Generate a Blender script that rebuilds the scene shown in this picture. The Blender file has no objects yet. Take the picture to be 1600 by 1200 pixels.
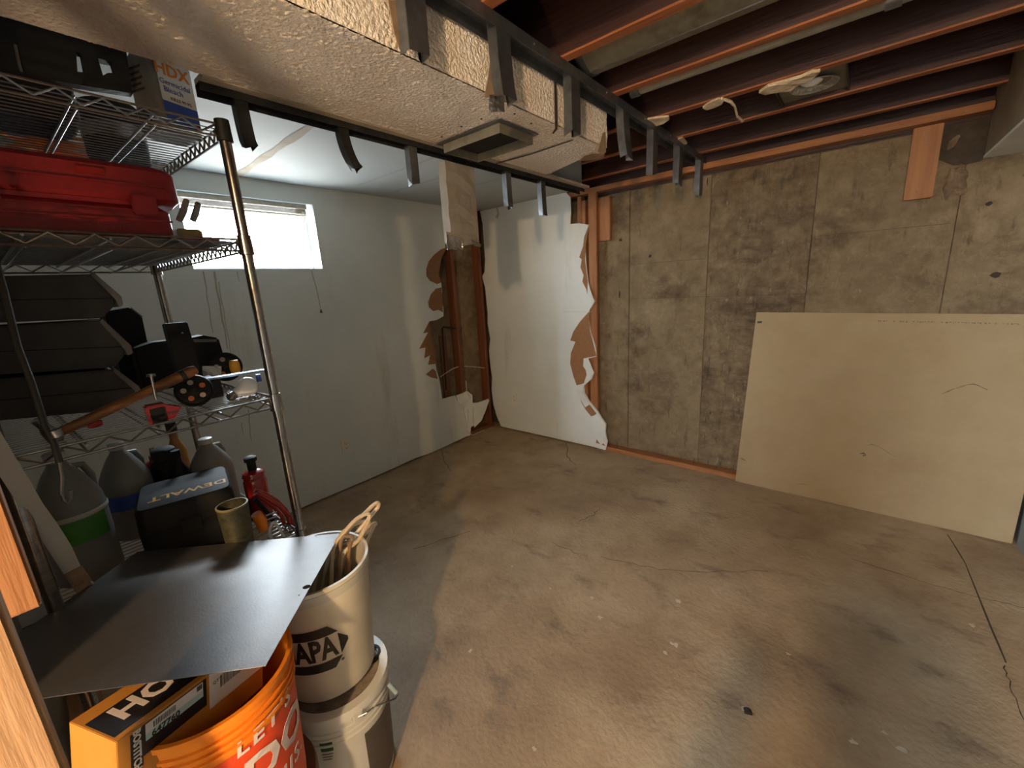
import bpy, bmesh, math, random
from mathutils import Vector, Matrix, noise
from mathutils.geometry import tessellate_polygon

random.seed(7)
S = bpy.context.scene
C = S.collection
PI = math.pi

# ------------------------------------------------------------------ camera
FPX, YAW, PITCH, ROLL = 645.576, 0.700049, -0.230922, -0.0565215
CAM = Vector((2.99214, -3.21416, 1.5))


def cam_axes():
    cy, sy, cp, sp = math.cos(YAW), math.sin(YAW), math.cos(PITCH), math.sin(PITCH)
    f = Vector((-sy * cp, cy * cp, sp))
    r0 = Vector((cy, sy, 0))
    u0 = r0.cross(f)
    r = math.cos(ROLL) * r0 + math.sin(ROLL) * u0
    u = -math.sin(ROLL) * r0 + math.cos(ROLL) * u0
    return r, u, f


CR, CU, CF = cam_axes()
cam_d = bpy.data.cameras.new('camera')
cam_d.sensor_width = 36
cam_d.lens = FPX * 36 / 1600
cam_d.clip_start = 0.02
cam = bpy.data.objects.new('camera', cam_d)
C.objects.link(cam)
cam.matrix_world = Matrix(((CR.x, CU.x, -CF.x, CAM.x), (CR.y, CU.y, -CF.y, CAM.y), (CR.z, CU.z, -CF.z, CAM.z), (0, 0, 0, 1)))
S.camera = cam


def at(px, py, ax, v):
    """survey helper: where the sight line of a photo point meets a plane of the room"""
    d = CF + CR * ((px - 800) / FPX) - CU * ((py - 600) / FPX)
    i = 'xyz'.index(ax)
    return CAM + d * ((v - CAM[i]) / d[i])


# ------------------------------------------------------------------ light
S.view_settings.view_transform = 'Standard'
S.view_settings.look = 'None'
S.view_settings.gamma = 1.0
S.view_settings.use_curve_mapping = False
S.view_settings.exposure = 0.0
W = bpy.data.worlds.new('daylight')
S.world = W
W.use_nodes = True
bg = W.node_tree.nodes['Background']
_n, _l = W.node_tree.nodes, W.node_tree.links
_tc = _n.new('ShaderNodeTexCoord')                       # overcast sky above, pale sunlit ground below
_sp = _n.new('ShaderNodeSeparateXYZ')
_rp = _n.new('ShaderNodeValToRGB')
_rp.color_ramp.elements[0].position, _rp.color_ramp.elements[1].position = 0.44, 0.53
_rp.color_ramp.elements[0].color = (0.36, 0.37, 0.36, 1)
_rp.color_ramp.elements[1].color = (0.80, 0.92, 1.0, 1)
_mr = _n.new('ShaderNodeMapRange')
_mr.inputs['From Min'].default_value = -1
_l.new(_tc.outputs['Generated'], _sp.inputs[0])
_l.new(_sp.outputs['Z'], _mr.inputs['Value'])
_l.new(_mr.outputs[0], _rp.inputs[0])
_l.new(_rp.outputs[0], bg.inputs[0])
bg.inputs[1].default_value = 98.0


def portal(loc, rot, sx, sy):
    l = bpy.data.lights.new('window_portal', 'AREA')
    l.shape = 'RECTANGLE'
    l.size, l.size_y = sx, sy
    l.cycles.is_portal = True
    o = bpy.data.objects.new('window_portal', l)
    o.location, o.rotation_euler = loc, rot
    C.objects.link(o)


portal((-0.16, -2.08, 1.915), (0, -PI / 2, 0), 0.44, 0.78)      # the basement window, facing +x
portal((3.51, -5.63, 1.4), (PI / 2, 0, PI), 0.5, 1.5)          # glazed door of the room behind, facing +y

bl = bpy.data.lights.new('bare_bulb', 'POINT')
bl.energy = 200
bl.color = (1.0, 0.66, 0.34)
bl.shadow_soft_size = 0.045
bo = bpy.data.objects.new('bare_bulb', bl)
bo.location = (3.31, -4.5, 2.0)
C.objects.link(bo)

wl = bpy.data.lights.new('soffit_fill', 'SPOT')                     # unseen fill spot added low behind the camera to brighten the soffit
wl.energy = 62
wl.color = (1.0, 0.70, 0.42)
wl.shadow_soft_size = 0.08
wl.spot_size = 1.5
wl.spot_blend = 0.6
wo = bpy.data.objects.new('soffit_fill', wl)
wo.location = (2.85, -3.95, 0.4)
wo.rotation_euler = (Vector((1.74, -2.75, 2.1)) - Vector(wo.location)).to_track_quat('-Z', 'Y').to_euler()
C.objects.link(wo)

# ------------------------------------------------------------------ materials
MATS = {}


def mat(name, col, rough=0.6, metal=0.0, noise_s=None, noise_amt=0.25, col2=None, bump=0.0, bump_s=60.0, stretch=(1, 1, 1),
        stain=None, stain_s=2.0, stain_lo=0.55, stain_hi=0.7, alpha=1.0, trans=0.0, emit=None, detail=6.0, spec=0.5, coat=0.0):
    """procedural material: base colour broken up by noise, an optional stain layer and a bump"""
    if name in MATS:
        return MATS[name]
    m = bpy.data.materials.new(name)
    m.use_nodes = True
    n, l = m.node_tree.nodes, m.node_tree.links
    b = n['Principled BSDF']
    b.inputs['Roughness'].default_value = rough
    b.inputs['Metallic'].default_value = metal
    b.inputs['Specular IOR Level'].default_value = spec
    b.inputs['Transmission Weight'].default_value = trans
    b.inputs['Coat Weight'].default_value = coat
    b.inputs['Alpha'].default_value = alpha
    tc = n.new('ShaderNodeTexCoord')
    mp = n.new('ShaderNodeMapping')
    mp.inputs['Scale'].default_value = stretch
    l.new(tc.outputs['Object'], mp.inputs['Vector'])
    c = None
    if noise_s:
        t = n.new('ShaderNodeTexNoise')
        t.inputs['Scale'].default_value = noise_s
        t.inputs['Detail'].default_value = detail
        t.inputs['Roughness'].default_value = 0.65
        l.new(mp.outputs[0], t.inputs['Vector'])
        r = n.new('ShaderNodeValToRGB')
        c2 = col2 or tuple(x * (1 - noise_amt) for x in col)
        r.color_ramp.elements[0].position, r.color_ramp.elements[1].position = 0.3, 0.68
        r.color_ramp.elements[0].color = (*c2, 1)
        r.color_ramp.elements[1].color = (*col, 1)
        l.new(t.outputs['Fac'], r.inputs[0])
        c = r.outputs[0]
    for k, st in enumerate(stain or []):
        # (colour, scale, low, high, stretch)
        t = n.new('ShaderNodeTexNoise')
        mp2 = n.new('ShaderNodeMapping')
        mp2.inputs['Scale'].default_value = st[4]
        mp2.inputs['Location'].default_value = (3.1 * k + 1.7, 2.3 * k, 0.9 * k)
        l.new(tc.outputs['Object'], mp2.inputs['Vector'])
        t.inputs['Scale'].default_value = st[1]
        t.inputs['Detail'].default_value = 8
        t.inputs['Roughness'].default_value = 0.7
        l.new(mp2.outputs[0], t.inputs['Vector'])
        mr = n.new('ShaderNodeMapRange')
        mr.inputs['From Min'].default_value, mr.inputs['From Max'].default_value = st[2], st[3]
        l.new(t.outputs['Fac'], mr.inputs['Value'])
        mx = n.new('ShaderNodeMix')
        mx.data_type = 'RGBA'
        l.new(mr.outputs[0], mx.inputs['Factor'])
        if c is None:
            mx.inputs['A'].default_value = (*col, 1)
        else:
            l.new(c, mx.inputs['A'])
        mx.inputs['B'].default_value = (*st[0], 1)
        c = mx.outputs['Result']
    if c is None:
        b.inputs['Base Color'].default_value = (*col, 1)
    else:
        l.new(c, b.inputs['Base Color'])
    if bump:
        t = n.new('ShaderNodeTexNoise')
        t.inputs['Scale'].default_value = bump_s
        t.inputs['Detail'].default_value = 5
        l.new(mp.outputs[0], t.inputs['Vector'])
        bp = n.new('ShaderNodeBump')
        bp.inputs['Strength'].default_value = min(1.0, bump)
        bp.inputs['Distance'].default_value = 0.012 if bump_s < 150 else 0.006
        l.new(t.outputs['Fac'], bp.inputs['Height'])
        l.new(bp.outputs[0], b.inputs['Normal'])
    if emit:
        b.inputs['Emission Color'].default_value = (*emit[:3], 1)
        b.inputs['Emission Strength'].default_value = emit[3]
    m['x'] = 1
    MATS[name] = m
    return m


def wood_mat(name, a, b_, sc, ax, rough=0.65):
    """wood with its grain along one axis"""
    st = [14, 14, 14]
    st['xyz'.index(ax)] = 0.9
    return mat(name, a, rough, noise_s=sc, col2=b_, stretch=st, bump=0.25, bump_s=sc * 3, stain=[(tuple(x * 0.55 for x in b_), 5.0, 0.64, 0.8, (1, 1, 1))])


M = {}
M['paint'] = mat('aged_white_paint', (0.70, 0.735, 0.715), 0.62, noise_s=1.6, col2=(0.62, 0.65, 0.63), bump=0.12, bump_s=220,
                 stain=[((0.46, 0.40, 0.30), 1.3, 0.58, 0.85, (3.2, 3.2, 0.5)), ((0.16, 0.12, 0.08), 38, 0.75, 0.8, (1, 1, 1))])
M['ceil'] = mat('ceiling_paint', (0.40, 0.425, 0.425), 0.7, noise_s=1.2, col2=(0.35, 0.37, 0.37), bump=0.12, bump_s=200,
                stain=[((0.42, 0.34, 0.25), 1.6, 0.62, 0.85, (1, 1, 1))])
M['gyp_edge'] = mat('gypsum_core', (0.55, 0.50, 0.42), 0.95, noise_s=50, noise_amt=0.4, bump=0.5, bump_s=90)
M['kraft'] = mat('torn_kraft_paper', (0.30, 0.145, 0.065), 0.95, noise_s=40, noise_amt=0.25, bump=0.3, bump_s=160)
M['popcorn'] = mat('popcorn_texture', (0.78, 0.715, 0.64), 0.95, noise_s=3, col2=(0.70, 0.62, 0.54), bump=1.0, bump_s=95,
                   stain=[((0.30, 0.22, 0.15), 70, 0.66, 0.76, (1, 1, 1))])
M['concrete_wall'] = mat('form_concrete', (0.205, 0.152, 0.086), 0.92, noise_s=11, col2=(0.135, 0.095, 0.05), bump=0.6, bump_s=32,
                         stain=[((0.27, 0.205, 0.125), 1.4, 0.5, 0.75, (1, 1, 0.8)), ((0.065, 0.039, 0.019), 2.1, 0.52, 0.68, (1.0, 1, 1.3)),
                                ((0.06, 0.04, 0.022), 11, 0.58, 0.74, (1.6, 1, 0.4)), ((0.36, 0.30, 0.215), 34, 0.66, 0.76, (1, 1, 1)), ((0.05, 0.034, 0.02), 55, 0.66, 0.74, (1, 1, .6))])
M['concrete_stained'] = mat('stained_form_concrete', (0.19, 0.138, 0.077), 0.92, noise_s=13, col2=(0.09, 0.06, 0.031), bump=0.7, bump_s=32,
                            stain=[((0.055, 0.033, 0.017), 2.4, 0.47, 0.62, (0.7, 1, 1.8)), ((0.045, 0.03, 0.016), 12, 0.55, 0.7, (2.0, 1, 0.5)), ((0.33, 0.275, 0.19), 26, 0.62, 0.74, (1.5, 1, .6))])
M['concrete_floor'] = mat('slab_concrete', (0.36, 0.255, 0.152), 0.6, noise_s=2.6, col2=(0.225, 0.15, 0.087), bump=0.35, bump_s=45, spec=0.45,
                          stain=[((0.45, 0.345, 0.225), 1.1, 0.46, 0.70, (1, 1, 1)), ((0.12, 0.08, 0.055), 3.4, 0.55, 0.74, (1, 1.6, 1)),
                                 ((0.48, 0.41, 0.32), 16, 0.68, 0.78, (1, 1, 1)), ((0.10, 0.07, 0.045), 40, 0.7, 0.78, (1, 1, 1))])
M['joint'] = mat('form_joint', (0.07, 0.05, 0.03), .95, noise_s=20, noise_amt=.5)
M['crack'] = mat('crack_dark', (0.035, 0.024, 0.016), 0.95, noise_s=30)
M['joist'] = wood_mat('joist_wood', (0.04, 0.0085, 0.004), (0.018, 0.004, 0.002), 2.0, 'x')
M['stud_z'] = wood_mat('stud_wood', (0.34, 0.145, 0.048), (0.235, 0.09, 0.028), 2.2, 'z')
M['stud_x'] = wood_mat('plate_wood', (0.33, 0.135, 0.042), (0.22, 0.08, 0.025), 2.2, 'x')
M['stud_pale'] = wood_mat('pale_stud_wood', (0.38, 0.22, 0.105), (0.28, 0.145, 0.062), 2.2, 'z')
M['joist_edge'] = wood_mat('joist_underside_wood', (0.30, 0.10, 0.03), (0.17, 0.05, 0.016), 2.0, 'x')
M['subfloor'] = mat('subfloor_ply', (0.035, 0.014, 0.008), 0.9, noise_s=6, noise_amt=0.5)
M['galv'] = mat('galvanised_steel', (0.20, 0.21, 0.22), 0.42, 0.85, noise_s=18, noise_amt=0.45, bump=0.1, bump_s=40,
                stain=[((0.10, 0.08, 0.065), 6, 0.58, 0.75, (1, 1, 1))])
M['galv_duct'] = mat('dull_duct_steel', (0.22, 0.20, 0.145), 0.6, 0.45, noise_s=14, noise_amt=0.35, bump=0.1, bump_s=30,
                     stain=[((0.10, 0.08, 0.05), 5, 0.56, 0.74, (1, 1, 1))])
M['stack'] = mat('dirty_painted_duct', (0.225, 0.21, 0.18), 0.75, 0.0, noise_s=7, col2=(0.16, 0.145, 0.12), bump=0.2, bump_s=40,
                 stain=[((0.16, 0.10, 0.06), 7, 0.6, 0.74, (1, 1, 0.4))])
M['foil'] = mat('crumpled_foil', (0.62, 0.62, 0.60), 0.28, 0.9, noise_s=25, noise_amt=0.5, bump=0.9, bump_s=60)
M['vinyl'] = mat('window_vinyl', (0.66, 0.72, 0.74), 0.5, noise_s=8, noise_amt=0.12)
M['blind'] = mat('blind_slat', (0.52, 0.46, 0.36), 0.5, noise_s=30, noise_amt=0.25)
M['dark'] = mat('void_dark', (0.012, 0.009, 0.007), 0.95, noise_s=10, noise_amt=0.4)
M['wallrear'] = mat('rear_room_paint', (0.22, 0.18, 0.14), 0.8, noise_s=2, noise_amt=0.12)
M['board'] = mat('drywall_back_paper', (0.325, 0.24, 0.135), 0.85, noise_s=5, col2=(0.29, 0.208, 0.11), bump=0.08, bump_s=180,
                 stain=[((0.26, 0.18, 0.09), 1.7, 0.56, 0.8, (1, 1, 1)), ((0.14, 0.09, 0.05), 55, 0.75, 0.8, (1, 1, 1))])
M['ink'] = mat('ink', (0.06, 0.045, 0.03), 0.9, noise_s=40)

g = bpy.data.materials.new('window_glass')
g.use_nodes = True
_b = g.node_tree.nodes['Principled BSDF']
_b.inputs['Base Color'].default_value = (0.97, 0.99, 1, 1)
_b.inputs['Roughness'].default_value = 0.0
_b.inputs['Alpha'].default_value = 0.12
M['glass'] = g


# ------------------------------------------------------------------ mesh helpers
class MB:
    def __init__(s):
        s.v, s.f = [], []

    def add(s, vs, fs):
        o = len(s.v)
        s.v += [tuple(p) for p in vs]
        s.f += [tuple(i + o for i in q) for q in fs]
        return s

    def box(s, x0, x1, y0, y1, z0, z1):
        return s.obox(((x0 + x1) / 2, (y0 + y1) / 2, (z0 + z1) / 2), (abs(x1 - x0), abs(y1 - y0), abs(z1 - z0)))

    def obox(s, c, d, m=None):
        c = Vector(c)
        vs = []
        for k in range(8):
            p = Vector(((k & 1) - .5, ((k >> 1) & 1) - .5, ((k >> 2) & 1) - .5))
            p = Vector((p.x * d[0], p.y * d[1], p.z * d[2]))
            vs.append(c + (m @ p if m else p))
        return s.add(vs, [(0, 2, 3, 1), (4, 5, 7, 6), (0, 1, 5, 4), (2, 6, 7, 3), (0, 4, 6, 2), (1, 3, 7, 5)])

    def tube(s, pts, r, n=8, cap=True, closed=False):
        pts = [Vector(p) for p in pts]
        k = len(pts)
        rs = r if isinstance(r, (list, tuple)) else [r] * k
        ref = None
        vs, fs = [], []
        for i, p in enumerate(pts):
            if closed:
                t = pts[(i + 1) % k] - pts[i - 1]
            else:
                t = pts[min(i + 1, k - 1)] - pts[max(i - 1, 0)]
            if t.length < 1e-9:
                t = Vector((0, 0, 1))
            t.normalize()
            if ref is None:
                ref = t.orthogonal().normalized()
            else:
                ref = ref - t * ref.dot(t)
                if ref.length < 1e-6:
                    ref = t.orthogonal()
                ref.normalize()
            b = t.cross(ref)
            for j in range(n):
                a = 2 * PI * j / n
                vs.append(p + (ref * math.cos(a) + b * math.sin(a)) * rs[i])
        for i in range(k if closed else k - 1):
            for j in range(n):
                a, b2 = i * n + j, i * n + (j + 1) % n
                c, d = ((i + 1) % k) * n + (j + 1) % n, ((i + 1) % k) * n + j
                fs.append((a, b2, c, d))
        if cap and not closed:
            fs.append(tuple(range(n - 1, -1, -1)))
            fs.append(tuple((k - 1) * n + j for j in range(n)))
        return s.add(vs, fs)

    def lathe(s, prof, n=32, c=(0, 0, 0), m=None):
        """prof: (radius, height) list, around local z"""
        c = Vector(c)
        vs, fs = [], []
        k = len(prof)
        for r, h in prof:
            for j in range(n):
                a = 2 * PI * j / n
                p = Vector((r * math.cos(a), r * math.sin(a), h))
                vs.append(c + (m @ p if m else p))
        for i in range(k - 1):
            for j in range(n):
                fs.append((i * n + j, i * n + (j + 1) % n, (i + 1) * n + (j + 1) % n, (i + 1) * n + j))
        return s.add(vs, fs)

    def prism(s, outer, d, holes=()):
        """outer: 3D points of a plane outline, d: extrusion vector, holes: more outlines"""
        loops = [[Vector(p) for p in outer]] + [[Vector(p) for p in h] for h in holes]
        flat = [p for lp in loops for p in lp]
        d = Vector(d)
        tris = tessellate_polygon(loops)
        n = len(flat)
        nor = Vector((0, 0, 0))
        for t in tris:
            nor += (flat[t[1]] - flat[t[0]]).cross(flat[t[2]] - flat[t[0]])
        flip = nor.dot(d) > 0
        fs = []
        for t in tris:
            a = (flat[t[1]] - flat[t[0]]).cross(flat[t[2]] - flat[t[0]]).dot(d) > 0
            t = tuple(t)
            fs.append(t[::-1] if a else t)
            fs.append(tuple(i + n for i in (t if a else t[::-1])))
        o = 0
        for lp in loops:
            k = len(lp)
            for i in range(k):
                fs.append((o + i, o + (i + 1) % k, o + (i + 1) % k + n, o + i + n))
            o += k
        return s.add(flat + [p + d for p in flat], fs)

    def sheet(s, rows):
        """grid surface from rows of points"""
        w = len(rows[0])
        vs = [p for r in rows for p in r]
        fs = [(i * w + j, i * w + j + 1, (i + 1) * w + j + 1, (i + 1) * w + j) for i in range(len(rows) - 1) for j in range(w - 1)]
        return s.add(vs, fs)


def obj(name, mb, m, parent=None, smooth=False, bevel=0, loc=None):
    me = bpy.data.meshes.new(name)
    me.from_pydata(mb.v, [], mb.f)
    me.validate()
    bm = bmesh.new()
    bm.from_mesh(me)
    bmesh.ops.recalc_face_normals(bm, faces=bm.faces)
    if bevel:
        es = [e for e in bm.edges if len(e.link_faces) == 2 and e.calc_face_angle(0) > 0.6]
        bmesh.ops.bevel(bm, geom=es, offset=bevel, segments=2, affect='EDGES', clamp_overlap=True)
    bm.to_mesh(me)
    bm.free()
    if smooth:
        for p in me.polygons:
            p.use_smooth = True
        try:
            me.set_sharp_from_angle(angle=0.7)
        except Exception:
            pass
    me.materials.append(M[m] if isinstance(m, str) else m)
    o = bpy.data.objects.new(name, me)
    C.objects.link(o)
    if parent:
        o.parent = parent
    return o


def tag(o, label=None, cat=None, group=None, kind=None):
    if label:
        o['label'] = label
    if cat:
        o['category'] = cat
    if group:
        o['group'] = group
    if kind:
        o['kind'] = kind
    return o


def root(name, label, cat, loc=(0, 0, 0), group=None, kind=None):
    o = bpy.data.objects.new(name, None)
    o.empty_display_size = 0.05
    C.objects.link(o)
    o.location = loc
    RL[o.name] = Vector(loc)
    return tag(o, label, cat, group, kind)


RL = {}


def part(name, mb, m, par, smooth=False, bevel=0):
    """a child built in room coordinates under a thing whose empty stands at its base"""
    o = obj(name, mb, m, par, smooth, bevel)
    t = par
    while t.parent:
        t = t.parent
    l = RL.get(t.name, Vector((0, 0, 0)))
    if l.length:
        o.data.transform(Matrix.Translation(-l))
    return o


def text_mb(body, size, M4, depth=0.0006, bend=None, font_shear=0.0, space=1.0, bold=0.0):
    cu = bpy.data.curves.new('lettering', 'FONT')
    cu.body = body
    cu.size = size
    cu.extrude = depth
    cu.offset = bold
    cu.shear = font_shear
    cu.space_character = space
    cu.resolution_u = 2
    cu.align_x = 'CENTER'
    cu.align_y = 'CENTER'
    o = bpy.data.objects.new('lettering', cu)
    C.objects.link(o)
    bpy.context.view_layer.update()
    me = o.to_mesh()
    mb = MB()
    vs = []
    for v in me.vertices:
        p = Vector(v.co)
        vs.append(bend(p) if bend else M4 @ p)
    mb.add(vs, [tuple(p.vertices) for p in me.polygons])
    o.to_mesh_clear()
    bpy.data.objects.remove(o)
    bpy.data.curves.remove(cu)
    return mb


def jag(a, b, n, amp, seed=0):
    """points from a to b with a ragged sideways jitter (2-tuples)"""
    rnd = random.Random(seed)
    out = []
    dx, dy = b[0] - a[0], b[1] - a[1]
    L = math.hypot(dx, dy) or 1
    for i in range(1, n):
        t = i / n
        j = rnd.uniform(-amp, amp)
        out.append((a[0] + dx * t - dy / L * j, a[1] + dy * t + dx / L * j))
    return out

# ================================================================== THE SETTING
def struct(name, mb, m, label, cat, smooth=False):
    return tag(obj(name, mb, m, None, smooth), label, cat, kind='structure')


ZC, ZS, ZJ = 2.245, 2.10, 2.27     # left ceiling, soffit underside, joist underside

floor = struct('floor', MB().box(-0.3, 4.4, -6.8, 0.6, -0.12, 0.0), 'concrete_floor',
               'worn bare concrete basement floor with stains and cracks', 'floor')


def ribbon(pts, w, z=0.0012):
    rows = []
    for i, p in enumerate(pts):
        a, b = pts[max(i - 1, 0)], pts[min(i + 1, len(pts) - 1)]
        d = Vector((b[0] - a[0], b[1] - a[1], 0)).normalized()
        n = Vector((-d.y, d.x, 0)) * w * (0.5 + random.random() * 0.6)
        q = Vector((p[0], p[1], z))
        rows.append([q - n, q + n])
    return MB().sheet(rows)


def floor_crack(px, w, n=6, amp=0.012, name='crack', m='crack'):
    pts = []
    for a, b in zip(px, px[1:]):
        A, B = at(*a, 'z', 0), at(*b, 'z', 0)
        pts += [(A.x, A.y)] + jag((A.x, A.y), (B.x, B.y), n, amp, int(a[0]))
    B = at(*px[-1], 'z', 0)
    pts.append((B.x, B.y))
    part(name, ribbon(pts, w), m, floor)


floor_crack([(690, 702), (695, 722), (705, 736)], 0.003)
floor_crack([(885, 693), (886, 712), (899, 727)], 0.003)
floor_crack([(645, 858), (735, 830)], 0.0022)
floor_crack([(862, 848), (905, 866)], 0.0018)
floor_crack([(938, 870), (1000, 885), (1060, 892), (1200, 893)], 0.0016)
floor_crack([(905, 815), (930, 803), (937, 795)], 0.002)
floor_crack([(1570, 1040), (1578, 1075), (1600, 1125)], 0.002, amp=0.006)
floor_crack([(1480, 835), (1508, 880), (1540, 960), (1572, 1036)], 0.0035, 3, 0.001, 'control_joint', 'joint')
floor_crack([(1330, 873), (1460, 915), (1535, 935), (1600, 950)], 0.002, amp=0.006)

M['plaster_chip'] = mat('plaster_chip', (0.56, 0.48, 0.38), 0.9, noise_s=40)
rnd = random.Random(3)
for k, (px, py, r) in enumerate([(925, 935, .022), (937, 965, .02), (1053, 1007, .028), (1060, 940, .02), (1232, 1022, .013), (1040, 1020, .014),
                                 (1165, 1110, .02), (860, 920, .012), (800, 885, .012), (1380, 1145, .016), (1335, 1160, .02), (1410, 1172, .022),
                                 (1520, 978, .024), (835, 1170, .014), (735, 1018, .02)]):
    c = at(px, py, 'z', 0)
    pts = []
    for j in range(9):
        a = 2 * PI * j / 9
        q = r * rnd.uniform(0.15, 0.85)
        pts.append((c.x + q * math.cos(a), c.y + q * 0.8 * math.sin(a), 0.0008))
    part('plaster_chip', MB().prism(pts, (0, 0, 0.0015)), 'plaster_chip', floor)
c = at(1168, 1112, 'z', 0)
tag(obj('dirt_clod', MB().add([(c.x + .016 * math.cos(a) * q, c.y + .014 * math.sin(a) * q, z) for z, q in ((0, 1), (.008, .8), (.013, .3)) for a in
                              [2 * PI * j / 8 + .4 * math.sin(j * 3) for j in range(8)]],
                              [(i * 8 + j, i * 8 + (j + 1) % 8, (i + 1) * 8 + (j + 1) % 8, (i + 1) * 8 + j) for i in range(2) for j in range(8)] + [tuple(range(16, 24))]),
        'crack'), 'small dark clod of dirt lying on the bare floor', 'dirt')

# ---- left wall: drywall with a torn-out end by the corner and a window opening
WY0, WY1, WZ0, WZ1 = -2.46, -1.695, 1.70, 2.13


def onx(px, x=0.0):
    return [at(a, b, 'x', x) for a, b in px]


def ony(px, y=0.0):
    return [at(a, b, 'y', y) for a, b in px]


edge_l = [(694, 324), (696, 386), (690, 400), (686, 414), (684, 428), (689, 440), (691, 455), (690, 470), (693, 482), (693, 494), (682, 500), (671, 502),
          (670, 512), (674, 524), (677, 545), (680, 560), (682, 578), (686, 591), (690, 624), (711, 618), (715, 626), (722, 616), (729, 611), (735, 617),
          (736, 630), (748, 629), (764, 623), (761, 636), (757, 647), (745, 655), (743, 664), (736, 667), (735, 681)]
outer = [Vector((0, p.y, p.z)) for p in onx(edge_l)]
outer[0].z = ZC
outer[-1].z = 0.012
bot = [Vector((0, y, 0.012 + 0.022 * noise.noise((y * 3, 0, 0)))) for y in [-0.45, -0.6, -0.75, -0.95, -1.1, -1.3, -1.6, -2.0, -2.6, -6.5]]
wall_left = MB().prism(outer + bot + [Vector((0, -6.5, ZC))], (-0.0127, 0, 0),
                       [[(0, WY0, WZ0), (0, WY1, WZ0), (0, WY1, WZ1), (0, WY0, WZ1)]])
wall_left = struct('wall_left', wall_left, 'paint', 'stained off-white drywall wall with the window and torn corner', 'wall')
tear = [[(699, 386), (688, 390), (678, 398), (670, 408), (666, 420), (666, 431), (672, 439), (683, 444), (690, 441), (685, 428), (690, 402)],
        [(690, 449), (681, 451), (673, 460), (669, 472), (670, 480), (677, 486), (685, 484), (692, 488), (691, 468)],
        [(671, 502), (661, 521), (669, 519), (655, 545), (665, 543), (663, 560), (672, 555), (669, 570), (683, 568), (679, 545), (673, 520)],
        [(676, 576), (665, 585), (674, 590), (684, 592), (681, 580)]]
for t in tear:
    part('torn_paper', MB().prism([p + Vector((0.0008, 0, 0)) for p in onx(t)], (-0.002, 0, 0)), 'kraft', wall_left)
# curled flaps of paper at the bottom of the hole
for t in ([(686, 592), (690, 626), (685, 640), (683, 600)], [(712, 618), (729, 611), (737, 617), (738, 650), (730, 668), (724, 640), (716, 632)],
          [(738, 632), (763, 625), (752, 656), (740, 668)]):
    rows = [[p + Vector((0.004 + 0.012 * abs(math.sin(i * 1.3)), 0, 0)) for i, p in enumerate(onx(t))]]
    part('paper_flap', MB().prism(rows[0], (-0.002, 0, 0)), 'paint', wall_left)
# drips and scuffs
M['drip'] = mat('rust_drip', (0.36, 0.29, 0.21), 0.8, noise_s=30, col2=(0.47, 0.47, 0.43), stretch=(1, 1, 0.3))
for (x0, y0, x1, y1, w) in [(318, 424, 332, 520, .004), (334, 424, 356, 545, .006), (341, 440, 362, 560, .003), (370, 424, 374, 440, .003), (388, 640, 392, 690, .004), (377, 660, 380, 680, .003)]:
    a, b = at(x0, y0, 'x', 0), at(x1, y1, 'x', 0)
    rows = []
    for i in range(9):
        t = i / 8
        p = a.lerp(b, t) + Vector((0.0007, 0.0025 * math.sin(i * 2.1 + x0), 0))
        rows.append([p - Vector((0, w * (1 - .5 * t), 0)), p + Vector((0, w * (1 - .5 * t), 0))])
    part('drip_stain', MB().sheet(rows), 'drip', wall_left)

# foundation seen inside the torn corner, studs, old pipe and cable
found = struct('wall_foundation', MB().box(-0.33, -0.106, -1.3, 0.36, 0, 2.505), 'concrete_wall',
               'rough concrete foundation showing behind the torn drywall corner', 'wall')
M['stud_dark'] = wood_mat('aged_stud_wood', (0.19, 0.065, 0.023), (0.11, 0.034, 0.013), 2.2, 'z')
for y in (-0.435, -0.06):
    part('stud', MB().box(-0.103, -0.014, y, y + 0.038, 0.04, ZC), 'stud_dark', found)
part('bottom_plate', MB().box(-0.103, -0.014, -1.2, 0.0, 0.001, 0.039), 'stud_dark', found)
a, b, c2 = at(690, 511, 'x', -.03), at(716, 514, 'x', -.03), at(702, 608, 'x', -.03)
part('conduit', MB().tube([b, Vector((a.x, a.y + .02, a.z)), Vector((a.x, a.y + .005, a.z - .015)), Vector((a.x, c2.y - .04, c2.z))], 0.009, 8), 'crack', found, True)
part('pale_strip', MB().box(-0.104, -0.085, -0.60, -0.52, 0.45, 1.08), 'stud_dark', found)
M['cable'] = mat('white_cable', (0.62, 0.58, 0.50), 0.5, noise_s=20, noise_amt=0.2)
for px in ([(688, 589), (698, 582), (708, 576), (716, 573)], [(725, 572), (740, 573), (757, 575)], [(731, 640), (732, 660), (728, 672), (738, 680), (757, 683)],
           [(728, 595), (729, 612), (736, 622)]):
    pts = onx(px, 0.012)
    pts[-1].z = max(pts[-1].z, 0.012)
    part('cable', MB().tube(pts, 0.0035, 6), 'cable', found, True)

# ---- corner wall: the white drywall left on the far wall
edge_r = [(885, 303), (891, 308), (892, 330), (891, 350), (905, 349), (919, 351), (917, 365), (914, 385), (915, 405), (917, 425), (919, 440), (922, 455),
          (930, 471), (921, 484), (919, 495), (921, 508), (923, 520), (930, 540), (932, 557), (921, 560), (914, 561), (921, 572), (928, 582), (925, 592),
          (917, 598), (912, 603), (913, 614), (921, 627), (932, 640), (940, 652), (947, 662), (946, 675), (949, 690), (946, 702)]
edge_rl = [(783, 669), (776, 650), (771, 632), (768, 610), (769, 590), (766, 570), (764, 548), (766, 530), (762, 505), (762, 488), (760, 470), (758, 450),
           (753, 432), (757, 425), (758, 405), (756, 380), (754, 350), (750, 331)]
o = [Vector((p.x, 0, p.z)) for p in ony(edge_r)]
o[0].z, o[-1].z = ZC, 0.006
ol = [Vector((p.x, 0, p.z)) for p in ony(edge_rl)]
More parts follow.
